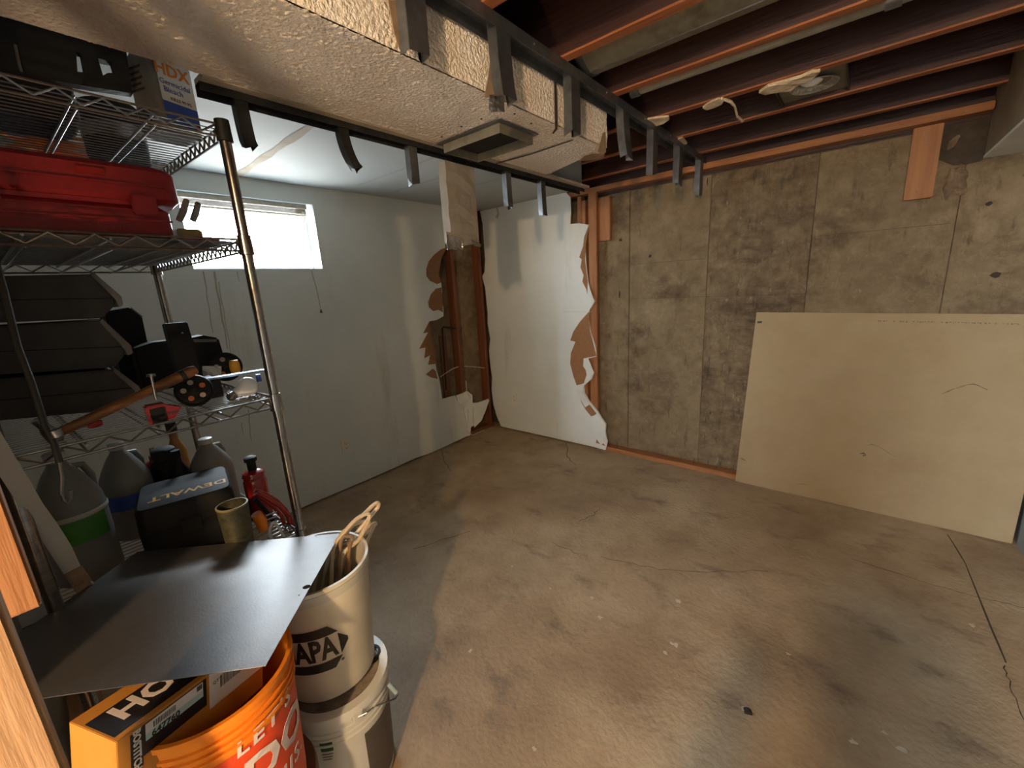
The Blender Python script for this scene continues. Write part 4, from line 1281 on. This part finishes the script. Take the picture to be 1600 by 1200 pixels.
part('body', MB().lathe([(0, .0005), (.027, .0005), (.028, .008), (.028, .19), (.012, .225), (.011, .245), (.013, .247), (.013, .27), (0, .27)], 20, c), 'black', bo2, True)
part('barcode', MB().sheet([[c + Vector((.0285 * math.cos(a), .0285 * math.sin(a), z)) for a in (-.4, -.1, .2, .5)] for z in (.14, .165)]), 'paper', bo2)
rg = root('red_gas_bottle', 'squat dark red can half hidden behind the black case', 'can', (1.05, -3.0, Z4))
c = Vector((.98, -2.965, Z4))
part('body', MB().lathe([(0, .0005), (.05, .0005), (.052, .01), (.052, .16), (.04, .19), (.015, .20), (.015, .22), (0, .22)], 24, c), 'red', rg, True)
part('valve', MB().tube([c + UP * .215, c + UP * .25], .008, 8), 'steel', rg, True)
ob = root('small_amber_bottle', 'small amber bottle at the far end of the lower shelf', 'bottle', (.95, -2.86, Z4))
c = Vector((.93, -2.885, Z4))
part('body', MB().lathe([(0, .0005), (.03, .0005), (.032, .2), (.014, .25), (.014, .29), (0, .29)], 20, c), mat('amber', (.35, .15, .03), .3, noise_s=10, noise_amt=.3), ob, True)
part('cap', MB().lathe([(.016, .275), (.018, .275), (.018, .32), (0, .32)], 16, c), 'crack', ob, True)

dw = root('power_tool_case', 'black power-tool case with yellow lettering on its lid', 'tool case', (1.38, -2.92, Z4))
dz0, dz1 = Z4 + .0005, Z4 + .19
Rw = Matrix.Rotation(math.radians(-12), 3, 'Z')
dc = Vector((1.345, -2.955, 0))
part('base', lofted(dc, [(dz0, .235, .235), (dz0 + .01, .245, .245), (dz0 + .11, .25, .25), (dz0 + .112, .25, .25)], Rw, .2, 40), 'black', dw, True)
part('lid', lofted(dc, [(dz0 + .113, .25, .25), (dz1 - .012, .245, .245), (dz1, .23, .23)], Rw, .2, 40), 'black', dw, True)
part('latch', MB().obox(dc + Rw @ Vector((.128, 0, 0)) + UP * (dz0 + .11), (.012, .05, .045), Rw), 'rubber', dw, bevel=.003)
tm = Matrix.Translation(dc + Rw @ Vector((.045, .01, 0)) + UP * (dz1 + .0004)) @ (Rw.to_4x4()) @ Matrix.Rotation(-PI / 2, 4, 'Z')
part('lettering', text_mb('DEWALT', .05, tm, .0003, bold=.001), 'yellowprint', dw)

cu_ = root('camo_cup', 'dark mottled open cup standing at the shelf edge', 'cup', (1.572, -2.893, Z4))
c = Vector((1.572, -2.893, Z4))
part('body', MB().lathe([(0, .0005), (.036, .0005), (.042, .165), (.039, .165), (.034, .012), (0, .012)], 28, c), mat('mottled_camo', (.03, .027, .016), .6, noise_s=40, col2=(.12, .11, .06)), cu_, True)
part('rim', MB().lathe([(.0385, .162), (.0425, .162), (.043, .167), (.0385, .168)], 28, c), 'khaki', cu_, True)

jk = root('bottle_jack', 'red bottle jack with a black ram on the lower shelf', 'jack', (1.38, -2.782, Z4))
c = Vector((1.40, -2.772, Z4))
part('base_plate', MB().box(c.x - .05, c.x + .05, c.y - .034, c.y + .034, Z4 + .0005, Z4 + .014), 'redpaint', jk, bevel=.004)
part('cylinder', MB().lathe([(0, .014), (.036, .014), (.036, .15), (.033, .155), (.033, .165), (.036, .168), (.033, .182), (.02, .19), (0, .19)], 28, c), 'redpaint', jk, True)
part('ram', MB().lathe([(.014, .18), (.014, .222), (.02, .224), (.02, .238), (.012, .242), (0, .242)], 18, c), 'black', jk, True)
part('pump', MB().tube([c + Vector((.01, -.045, .014)), c + Vector((.01, -.045, .10))], .012, 12), 'black', jk, True)
part('vent_cap', MB().lathe([(0, .003), (.004, .003), (.005, 0)], 10, c + Vector((.035, .01, .11)), Matrix.Rotation(PI / 2, 3, 'Y')), 'crack', jk)

jc = root('jumper_cables', 'red jumper cables draped over the lower shelf corner', 'cables', (1.5, -2.77, Z4))
for k, px in enumerate(([(398, 766), (415, 772), (432, 782), (446, 796), (455, 812), (460, 822)], [(398, 772), (412, 780), (428, 792), (440, 806), (444, 818)], [(398, 780), (408, 790), (420, 804), (428, 816)], [(402, 770), (418, 778), (436, 790), (450, 806), (452, 818)])):
    part('cable', MB().tube([at(a, b, 'x', 1.50 + .012 * k) for a, b in px], .0068, 8), 'redpaint' if k != 2 else 'black', jc, True)
part('clamp_handle', MB().tube([at(400, 803, 'x', 1.54), at(408, 815, 'x', 1.54), at(412, 828, 'x', 1.54)], [.016, .018, .014], 10), 'orange', jc, True)
for k in range(3):
    part('clamp_tooth', MB().tube([at(415, 806 + k * 7, 'x', 1.545), at(432, 800 + k * 7, 'x', 1.545)], .003, 6), 'steel', jc, True)

lo = root('white_cord_loop', 'white plastic cord loop poking up beside the jumper cables', 'cord', (1.6, -2.85, Z4))
part('loop', MB().tube([Vector((1.60, at(424, 830, 'x', 1.6).y, Z4 + .005)), at(421, 834, 'x', 1.6), at(422, 824, 'x', 1.6), at(425, 818, 'x', 1.6), at(430, 818, 'x', 1.6), at(437, 826, 'x', 1.6), at(442, 836, 'x', 1.6), Vector((1.60, at(442, 836, 'x', 1.6).y + .004, Z4 + .005))], .0045, 8), 'white', lo, True)

# ================================================================== BUCKETS, SHEET, BOX IN FRONT
def pj(P):
    d_ = Vector(P) - CAM
    w = d_.dot(CF)
    return 800 + FPX * d_.dot(CR) / w, 600 - FPX * d_.dot(CU) / w


class Pail:
    def __init__(s, c, z0, H, rb, rt):
        s.c, s.z0, s.H, s.rb, s.rt = Vector((c[0], c[1], 0)), z0, H, rb, rt

    def r(s, h):
        return s.rb + (s.rt - s.rb) * h / s.H

    def pt(s, a, h, off=.0):
        q = s.r(h) + off
        return s.c + Vector((q * math.cos(a), q * math.sin(a), s.z0 + h))

    def find(s, px, py):
        """angle and height of the point of the wall that was surveyed at a photo point"""
        best = None
        for i in range(180):
            a = i * 2 * PI / 180
            for j in range(60):
                h = s.H * j / 59
                P = s.pt(a, h)
                if (P - s.c - UP * P.z).dot(CAM - P) < 0:
                    continue
                x, y = pj(P)
                e = (x - px) ** 2 + (y - py) ** 2
                if best is None or e < best[0]:
                    best = (e, a, h)
        return best[1], best[2]

    def shell(s, open_=True, ribs=()):
        pr = [(0, .0), (s.rb - .006, 0), (s.rb, .006)]
        hs = sorted([(s.H * .10, 0)] + [x for h, w in ribs for x in ((h - .004, 0), (h - .003, w), (h + .003, w), (h + .004, 0))])
        pr += [(s.r(h) + w, h) for h, w in hs]
        pr += [(s.r(s.H) + .0, s.H - .012), (s.rt + .005, s.H - .011), (s.rt + .005, s.H)]
        if open_:
            pr += [(s.rt - .003, s.H), (s.rb - .003, .006), (0, .006)]
        else:
            pr += [(0, s.H)]
        return MB().lathe(pr, 56, (s.c.x, s.c.y, s.z0))

    def patch(s, a0, a1, h0, h1, off, n=24, m=2):
        return MB().sheet([[s.pt(a0 + (a1 - a0) * j / n, h0 + (h1 - h0) * i / m, off) for j in range(n + 1)] for i in range(m + 1)])

    def text(s, body, size, a, h, off, tilt=0.0, xs=1.0, **k):
        def bend(p):
            x = xs * p.x * math.cos(tilt) - p.y * math.sin(tilt)
            y = p.x * math.sin(tilt) + p.y * math.cos(tilt)
            hh_ = h + y
            return s.pt(a + x / s.r(hh_), hh_, off + p.z)
        return text_mb(body, size, None, .0004, bend=bend, **k)

    def outline(s, pts, a, h, off):
        """flat outline (u,v) bent round the wall, finely cut"""
        mb = MB()
        tr_ = tessellate_polygon([[Vector((u, v, 0)) for u, v in pts]])
        bm = bmesh.new()
        vs = [bm.verts.new((u, v, 0)) for u, v in pts]
        for t in tr_:
            try:
                bm.faces.new([vs[i] for i in t])
            except ValueError:
                pass
        bmesh.ops.subdivide_edges(bm, edges=bm.edges[:], cuts=9, use_grid_fill=True)
        bmesh.ops.triangulate(bm, faces=bm.faces[:])
        bm.verts.index_update()
        mb.add([s.pt(a + v.co.x / s.r(h + v.co.y), h + v.co.y, off) for v in bm.verts], [tuple(v.index for v in f.verts) for f in bm.faces])
        bm.free()
        return mb


M['pailwhite'] = mat('white_pail_plastic', (0.66, 0.66, 0.62), .38, noise_s=6, noise_amt=.1, stain=[((.35, .30, .24), 7, .66, .8, (1, 1, 1))])
M['paildirty'] = mat('dirty_lid', (0.36, 0.31, 0.26), .6, noise_s=12, col2=(.13, .085, .06), stain=[((.06, .045, .045), 9, .55, .72, (1, 1, 1))])
M['pailbeige'] = mat('beige_pail_plastic', (0.60, 0.55, 0.44), .45, noise_s=8, noise_amt=.12)
M['redband'] = mat('red_orange_print', (0.80, 0.075, 0.02), .42, noise_s=12, noise_amt=.1)
M['pinkprint'] = mat('white_print', (0.74, 0.66, 0.66), .5, noise_s=20, noise_amt=.06)
M['blackprint'] = mat('black_print', (0.014, 0.012, 0.012), .45, noise_s=20, noise_amt=.3)
M['greylabel'] = mat('grey_label', (0.10, 0.085, 0.075), .5, noise_s=20, noise_amt=.3)
M['darkgreen'] = mat('dark_green_print', (0.015, 0.085, 0.04), .5, noise_s=20, noise_amt=.2)

# white pail on the floor
wp = Pail((1.875, -2.80), .0, .372, .128, .145)
w_ = root('white_pail', 'white plastic pail with a dirty lid standing on the floor', 'bucket', (1.875, -2.80, 0))
part('body', wp.shell(False, [(.285, .004), (.305, .004), (.325, .005)]), 'pailwhite', w_, True)
lidc = (1.875, -2.80, .372)
part('lid', MB().lathe([(0, .0015), (.118, .0015), (.124, .0018), (.127, .012), (.152, .012), (.155, .004), (.155, -.014), (.1505, -.016), (.1505, .0)], 56, lidc), 'pailwhite', w_, True)
part('lid_grime', MB().lathe([(0, .0022), (.118, .0022), (.1235, .0026), (.1262, .011)], 48, lidc), 'paildirty', w_, True)
part('spout_ring', MB().lathe([(.028, .0025), (.036, .0025), (.036, .014), (.028, .014), (.028, .0025)], 24, (1.90, -2.672 - .03, .372)), 'black', w_, True)
part('spout_disc', MB().lathe([(0, .006), (.026, .006), (.026, .0025)], 24, (1.90, -2.702, .372)), 'paper', w_, True)
a1, h1_ = wp.find(594, 1160)
part('grey_label', wp.patch(a1 - .33, a1 + .75, .03, .262, .0012), 'greylabel', w_, True)
a2, h2_ = wp.find(510, 1166)
part('green_square', wp.patch(a2 - .12, a2 + .12, h2_ - .018, h2_ + .018, .0014, 8), 'darkgreen', w_, True)
for i in range(3):
    part('label_line', wp.patch(a2 - .12, a2 + .10 - .02 * i, h2_ - .030 - .010 * i, h2_ - .0265 - .010 * i, .0014, 8, 1), 'greylabel', w_, True)
a3, h3_ = wp.find(556, 1116)
part('bail_ear', MB().obox(wp.pt(a3, h3_, .006), (.018, .03, .03), Matrix.Rotation(a3, 3, 'Z')), 'pailwhite', w_, bevel=.003)
e0 = wp.pt(a3, h3_, .014)
bl_ = part('bail', MB().tube([e0, e0 + Vector((.012, .018, .004)), at(585, 1104, 'x', 2.015), at(605, 1097, 'x', 2.03), at(618, 1091, 'x', 2.035), at(622, 1086, 'x', 2.03), at(608, 1068, 'x', 2.0)], .0022, 8), 'steel', w_, True)
part('grip', MB().tube([at(607, 1068, 'x', 2.0), at(620, 1083, 'x', 2.028)], .0075, 10), mat('blue_grey_grip', (.30, .40, .44), .5, noise_s=10, noise_amt=.1), bl_, True)

# parts-store pail stacked on it
npail = Pail((1.845, -2.795), .3865, .37, .126, .148)
n_ = root('parts_store_pail', 'beige pail with a black hexagon logo stacked on the white pail', 'bucket', (1.845, -2.795, .3865))
part('body', npail.shell(True), 'pailbeige', n_, True)
part('rim_band', MB().lathe([(npail.r(.33) + .001, .33), (npail.r(.33) + .005, .331), (npail.r(.352) + .0055, .357), (npail.r(.352), .358)], 56, (1.845, -2.795, .3865)), mat('rim_grey', (.50, .48, .40), .5, noise_s=10, noise_amt=.1), n_, True)
a0, h0_ = npail.find(478, 1022)
W_, H_ = .098, .036
part('logo_band', npail.outline([(-W_ + .025, H_ + .006), (W_ - .012, H_ + .006), (W_ - .035, H_ + .036), (-W_ + .045, H_ + .036)], a0, h0_, .0016), 'blackprint', n_)
part('logo_band', npail.outline([(-W_ + .045, -H_ - .036), (W_ - .035, -H_ - .036), (W_ - .012, -H_ - .006), (-W_ + .025, -H_ - .006)], a0, h0_, .0016), 'blackprint', n_)
for s_ in (-1, 1):
    part('logo_point', npail.outline([(s_ * (W_ - .014), H_ - .0), (s_ * (W_ + .010), .008), (s_ * (W_ + .010), -.004), (s_ * (W_ - .014), -H_)], a0, h0_, .0016), 'blackprint', n_)
part('lettering', npail.text('NAPA', .097, a0, h0_ - .001, .0016, xs=.60, bold=.003, space=.98), 'blackprint', n_)
part('registered_mark', MB().lathe([(0, .0006), (.0045, .0006)], 12, npail.pt(*npail.find(535, 1027), .0014), (Matrix.Rotation(npail.find(535, 1027)[0], 3, 'Z') @ Matrix.Rotation(PI / 2, 3, 'Y'))), 'greylabel', n_)

# coils of house cable standing in it
M['romex'] = mat('cream_cable', (0.66, 0.52, 0.36), .45, noise_s=16, noise_amt=.2)
M['romex2'] = mat('brown_cable', (0.34, 0.22, 0.14), .5, noise_s=16, noise_amt=.3)
cw = root('cable_scraps', 'bundle of cream cable offcuts looped up out of the beige pail', 'cables', (1.845, -2.795, .40))
loops = [([(470, 900), (500, 875), (528, 848), (552, 820), (572, 800), (585, 788), (591, 786), (590, 793), (578, 808), (560, 830), (542, 856), (515, 885)], 'romex', .0052),
         ([(505, 885), (520, 862), (538, 832), (556, 812), (572, 803), (577, 806), (572, 822), (558, 846), (535, 870), (512, 888)], 'romex', .0052),
         ([(495, 890), (515, 862), (530, 838), (548, 822), (568, 815), (578, 818), (574, 832), (556, 850), (530, 874)], 'romex', .0048),
         ([(520, 880), (540, 858), (560, 838), (575, 825), (584, 818), (587, 819), (580, 832), (566, 848)], 'romex', .0045),
         ([(515, 875), (532, 850), (545, 838), (552, 842), (546, 856), (528, 878)], 'romex2', .0045),
         ([(498, 895), (520, 872), (545, 850), (566, 842)], 'romex2', .005),
         ([(490, 892), (512, 880), (540, 862), (566, 852)], 'pailbeige', .005)]
for k, (px, m_, r_) in enumerate(loops):
    n = len(px)
    pts = []
    for i, (a, b) in enumerate(px):
        t = i / (n - 1)
        xx = 1.80 + .03 * math.sin(k * 1.9) + .035 * math.sin(PI * t)
        P = at(a, b, 'x', xx)
        pts.append(P)
    # roots run down into the pail
    def inside(p, z):
        v = Vector((p.x - 1.845, p.y + 2.795, 0))
        if v.length > .09:
            v = v * (.09 / v.length)
        return Vector((1.845 + v.x, -2.795 + v.y, z))
    pts = [inside(pts[0], .55)] + pts[1:-1] + [inside(pts[-1], .56)]
    # smooth
    sm = []
    for i in range(len(pts) - 1):
        p0, p1, p2, p3 = pts[max(i - 1, 0)], pts[i], pts[i + 1], pts[min(i + 2, len(pts) - 1)]
        for q in range(4):
            t = q / 4
            sm.append(0.5 * ((2 * p1) + (p2 - p0) * t + (2 * p0 - 5 * p1 + 4 * p2 - p3) * t * t + (3 * p1 - p0 - 3 * p2 + p3) * t ** 3))
    sm.append(pts[-1])
    part('cable', MB().tube(sm, r_ * 1.25, 7), m_, cw, True)
# lower pail and the orange pail on it
lp = Pail((2.005, -3.092), .0, .368, .128, .147)
l_ = root('rust_stained_pail', 'grey pail with a rust-brown rim under the orange pail', 'bucket', (2.005, -3.092, 0))
part('body', lp.shell(False), 'pailwhite', l_, True)
part('lid', MB().lathe([(0, .002), (.12, .002), (.126, .012), (.150, .012), (.153, .002), (.153, -.02), (.1495, -.02)], 48, (2.005, -3.092, .368)), mat('rusty_lid', (.20, .085, .045), .6, noise_s=14, noise_amt=.5), l_, True)

op = Pail((2.025, -3.098), .3815, .372, .128, .148)
o_ = root('orange_pail', 'orange pail with a red band and white slogan lettering', 'bucket', (2.025, -3.098, .3815))
part('body', op.shell(True, [(.335, .005), (.318, .005), (.302, .005)]), 'orange', o_, True)
part('red_band', op.patch(0, 2 * PI, .03, .285, .0008, 72, 3), 'redband', o_, True)
a4, h4_ = op.find(413, 1145)
part('lettering', op.text("LET'S", .046, a4 + .06, h4_ + .012, .0032, font_shear=.15, bold=.001, space=1.25), 'pinkprint', o_)
a5, h5_ = op.find(430, 1180)
part('lettering', op.text('DO', .105, a4 + .16, h4_ - .070, .0032, font_shear=.15, bold=.003), 'pinkprint', o_)
part('lettering', op.text('THIS.', .05, a4 + .16, h4_ - .145, .0032, font_shear=.15, bold=.001, space=1.2), 'pinkprint', o_)

# cardboard nail box standing in the orange pail
M['kraftbox'] = mat('orange_carton', (.56, .24, .035), .7, noise_s=12, noise_amt=.15)
nb_ = root('nail_box', 'black and orange nail carton with a barcode label standing in the orange pail', 'box', (2.07, -3.12, .55))
A0 = at(182, 1160, 'z', .822)
eu = (at(330, 1050, 'z', .795) - A0).normalized()      # along the long front edge, dipping into the pail
ev = at(140, 1109, 'z', .822) - A0                      # towards the back
LV = ev.length
ev = (ev - eu * ev.dot(eu)).normalized()
eh = eu.cross(ev)
if eh.z < 0:
    eh = -eh
ZT, ZB_ = 0.0, -.125
LU = .272
B0 = lambda u, v, z: A0 + eu * u + ev * v + eh * z
part('carton', MB().prism([B0(0, 0, ZB_), B0(LU, 0, ZB_), B0(LU, LV, ZB_), B0(0, LV, ZB_)], eh * (ZT - ZB_)), 'kraftbox', nb_, bevel=.001)
fr_ = lambda u0, u1, z0, z1, off=.0006: MB().add([B0(u0, -off, z0), B0(u1, -off, z0), B0(u1, -off, z1), B0(u0, -off, z1)], [(0, 1, 2, 3)])
tp_ = lambda u0, u1, v0, v1, off=.0006: MB().add([B0(u0, v0, ZT + off), B0(u1, v0, ZT + off), B0(u1, v1, ZT + off), B0(u0, v1, ZT + off)], [(0, 1, 2, 3)])
part('top_panel', tp_(.004, LU - .004, .012, .085), 'blackprint', nb_)
Rf = Matrix((eu, eh, -ev)).transposed().to_4x4()
Rt = Matrix((eu, ev, eh)).transposed().to_4x4()
part('lettering', text_mb('HO', .06, Matrix.Translation(B0(.075, .055, ZT + .001)) @ Rt, .0003, bold=.002), 'pinkprint', nb_)
part('front_panel', fr_(.018, .036, ZT - .075, ZT - .006), 'blackprint', nb_)
part('lettering', text_mb('BOSTITCH', .0155, Matrix.Translation(B0(.027, -.0012, ZT - .040)) @ Rf @ Matrix.Rotation(-PI / 2, 4, 'Z'), .0003, bold=.0005), 'paper', nb_)
part('front_panel', fr_(.036, .145, ZT - .060, ZT - .004, .0007), 'blackprint', nb_)
lbp = part('price_label', fr_(.040, .138, ZT - .036, ZT - .006, .0011), 'paper', nb_)
part('label_stripe', fr_(.040, .138, ZT - .036, ZT - .0235, .0014), mat('teal_label', (.42, .62, .62), .7, noise_s=20, noise_amt=.06), lbp)
part('lettering', text_mb('647760', .0155, Matrix.Translation(B0(.072, -.0018, ZT - .031)) @ Rf, .0002, bold=.0004), 'ink', lbp)
mb = MB()
rnd = random.Random(2)
u = .052
while u < .088:
    w = rnd.uniform(.0006, .0018)
    mb.add([B0(u, -.0016, ZT - .021), B0(u + w, -.0016, ZT - .021), B0(u + w, -.0016, ZT - .010), B0(u, -.0016, ZT - .010)], [(0, 1, 2, 3)])
    u += w + rnd.uniform(.0006, .0014)
tag(part('barcode', mb, 'ink', lbp), kind='stuff')
part('label_corner', fr_(.126, .136, ZT - .018, ZT - .008, .0015), 'greylabel', lbp)
lb2 = part('shipping_label', fr_(.150, .266, ZT - .075, ZT - .002, .0011), 'paper', nb_)
part('lettering', text_mb('QTY', .009, Matrix.Translation(B0(.166, -.0016, ZT - .026)) @ Rf, .0002), 'ink', lb2)
mb = MB()
u = .172
while u < .232:
    w = rnd.uniform(.0006, .0018)
    mb.add([B0(u, -.0016, ZT - .045), B0(u + w, -.0016, ZT - .045), B0(u + w, -.0016, ZT - .02), B0(u, -.0016, ZT - .02)], [(0, 1, 2, 3)])
    u += w + rnd.uniform(.0006, .0014)
tag(part('barcode', mb, 'ink', lb2), kind='stuff')

# thin grey metal sheet lying across the pails
sA, sB, sD = at(532, 833, 'z', .772), at(415, 1040, 'z', .824), at(215, 862, 'z', .812)
sC = sB + sD - sA
sn_ = (sB - sA).cross(sD - sA).normalized()
if sn_.z < 0:
    sn_ = -sn_
sh_ = root('metal_sheet', 'thin grey sheet-metal panel lying across the pails', 'metal sheet', (1.8, -3.05, .78))
M['sheetmetal'] = mat('grey_sheet_metal', (0.15, 0.142, 0.14), .42, .62, noise_s=25, noise_amt=.14, bump=.05, bump_s=220)
hole_c = None
d_ = CF + CR * ((479 - 800) / FPX) - CU * ((917 - 600) / FPX)
hole_c = CAM + d_ * ((sA - CAM).dot(sn_) / d_.dot(sn_))
eu_, ev_ = (sB - sA).normalized(), (sD - sA).normalized()
hl = [hole_c + eu_ * (.009 * math.cos(a)) + ev_ * (.009 * math.sin(a)) for a in [j * PI / 8 for j in range(16)]]
part('panel', MB().prism([sA, sB, sC, sD], -sn_ * .0012, [hl]), 'sheetmetal', sh_)
for px, py in ((467, 930), (494, 838)):
    d_ = CF + CR * ((px - 800) / FPX) - CU * ((py - 600) / FPX)
    p = CAM + d_ * ((sA - CAM).dot(sn_) / d_.dot(sn_)) + sn_ * .0004
    part('screw_hole', MB().lathe([(0, .0002), (.0022, .0002)], 8, p), 'crack', sh_)

# strip of old trim leaning on the sheet in front of the shelf
tr_ = root('trim_strip', 'chipped white-painted wood strip leaning on the sheet in front of the shelf', 'wood strip', (1.55, -3.2, .8))
t0, t1 = at(136, 925, 'x', 1.57), at(0, 710, 'x', 1.69)
td = (t1 - t0).normalized()
tx = td.cross(CAM - (t0 + t1) / 2).normalized()
tn = tx.cross(td).normalized()


def strip(l0, l1, seed, ragged=.0):
    r_ = random.Random(seed)
    rows = []
    for i in range(13):
        q = t0 + td * (l0 + (l1 - l0) * i / 12)
        j = r_.uniform(-ragged, ragged)
        rows.append([q - tx * .016, q + tx * (.016 + j), q + tx * (.016 + j) - tn * .014, q - tx * .016 - tn * .014, q - tx * .016])
    return MB().sheet(rows)


M['chippaint'] = mat('chipped_white_paint', (.52, .51, .48), .6, noise_s=6, noise_amt=.15, stain=[((.26, .20, .13), 9, .64, .72, (1, 1, 1))])
part('painted_length', strip(.085, .9, 1, .003), 'chippaint', tr_)
part('raw_end', strip(.004, .085, 2, .002), mat('grimy_wood', (.34, .24, .16), .8, noise_s=30, col2=(.2, .11, .07)), tr_)

# ================================================================== the photographer, standing behind the camera in the doorway
pm = bpy.data.meshes.new('person')
J = {'pel': (0, 0, .96, .15), 'wai': (0, .0, 1.12, .135), 'che': (0, .0, 1.33, .155), 'nec': (0, .01, 1.51, .06), 'hd1': (0, .03, 1.60, .085), 'hd2': (0, .02, 1.70, .09), 'hd3': (0, .01, 1.77, .05),
     'shl': (-.17, 0, 1.43, .065), 'ell': (-.27, .10, 1.22, .048), 'wrl': (-.20, .26, 1.42, .034), 'hal': (-.17, .31, 1.46, .03),
     'shr': (.17, 0, 1.43, .065), 'elr': (.22, .14, 1.24, .048), 'wrr': (.02, .27, 1.43, .034), 'har': (-.04, .31, 1.46, .03),
     'hil': (-.10, 0, .90, .105), 'knl': (-.11, .02, .50, .07), 'anl': (-.12, -.02, .09, .048), 'tol': (-.13, .13, .04, .04),
     'hir': (.10, 0, .90, .105), 'knr': (.11, .02, .50, .07), 'anr': (.12, -.02, .09, .048), 'tor': (.13, .13, .04, .04)}
ks = list(J)
E_ = [('pel', 'wai'), ('wai', 'che'), ('che', 'nec'), ('nec', 'hd1'), ('hd1', 'hd2'), ('hd2', 'hd3'), ('che', 'shl'), ('shl', 'ell'), ('ell', 'wrl'), ('wrl', 'hal'), ('che', 'shr'), ('shr', 'elr'), ('elr', 'wrr'), ('wrr', 'har'),
      ('pel', 'hil'), ('hil', 'knl'), ('knl', 'anl'), ('anl', 'tol'), ('pel', 'hir'), ('hir', 'knr'), ('knr', 'anr'), ('anr', 'tor')]
pm.from_pydata([J[k][:3] for k in ks], [(ks.index(a), ks.index(b)) for a, b in E_], [])
pe = bpy.data.objects.new('person', pm)
C.objects.link(pe)
pe.location = (3.29, -3.68, 0.002)
pe.scale = (.87, .87, .87)
md = pe.modifiers.new('skin', 'SKIN')
for i, k in enumerate(ks):
    sv = pm.skin_vertices[0].data[i]
    sv.radius = (J[k][3], J[k][3] * (.75 if k in ('pel', 'wai', 'che') else 1))
    sv.use_root = (k == 'pel')
ms = pe.modifiers.new('smooth', 'SUBSURF')
ms.levels = ms.render_levels = 2
pm.materials.append(mat('dark_clothes', (.06, .06, .07), .85, noise_s=20, noise_amt=.3))
tag(pe, 'person in dark clothes standing in the doorway with both hands raised', 'person')
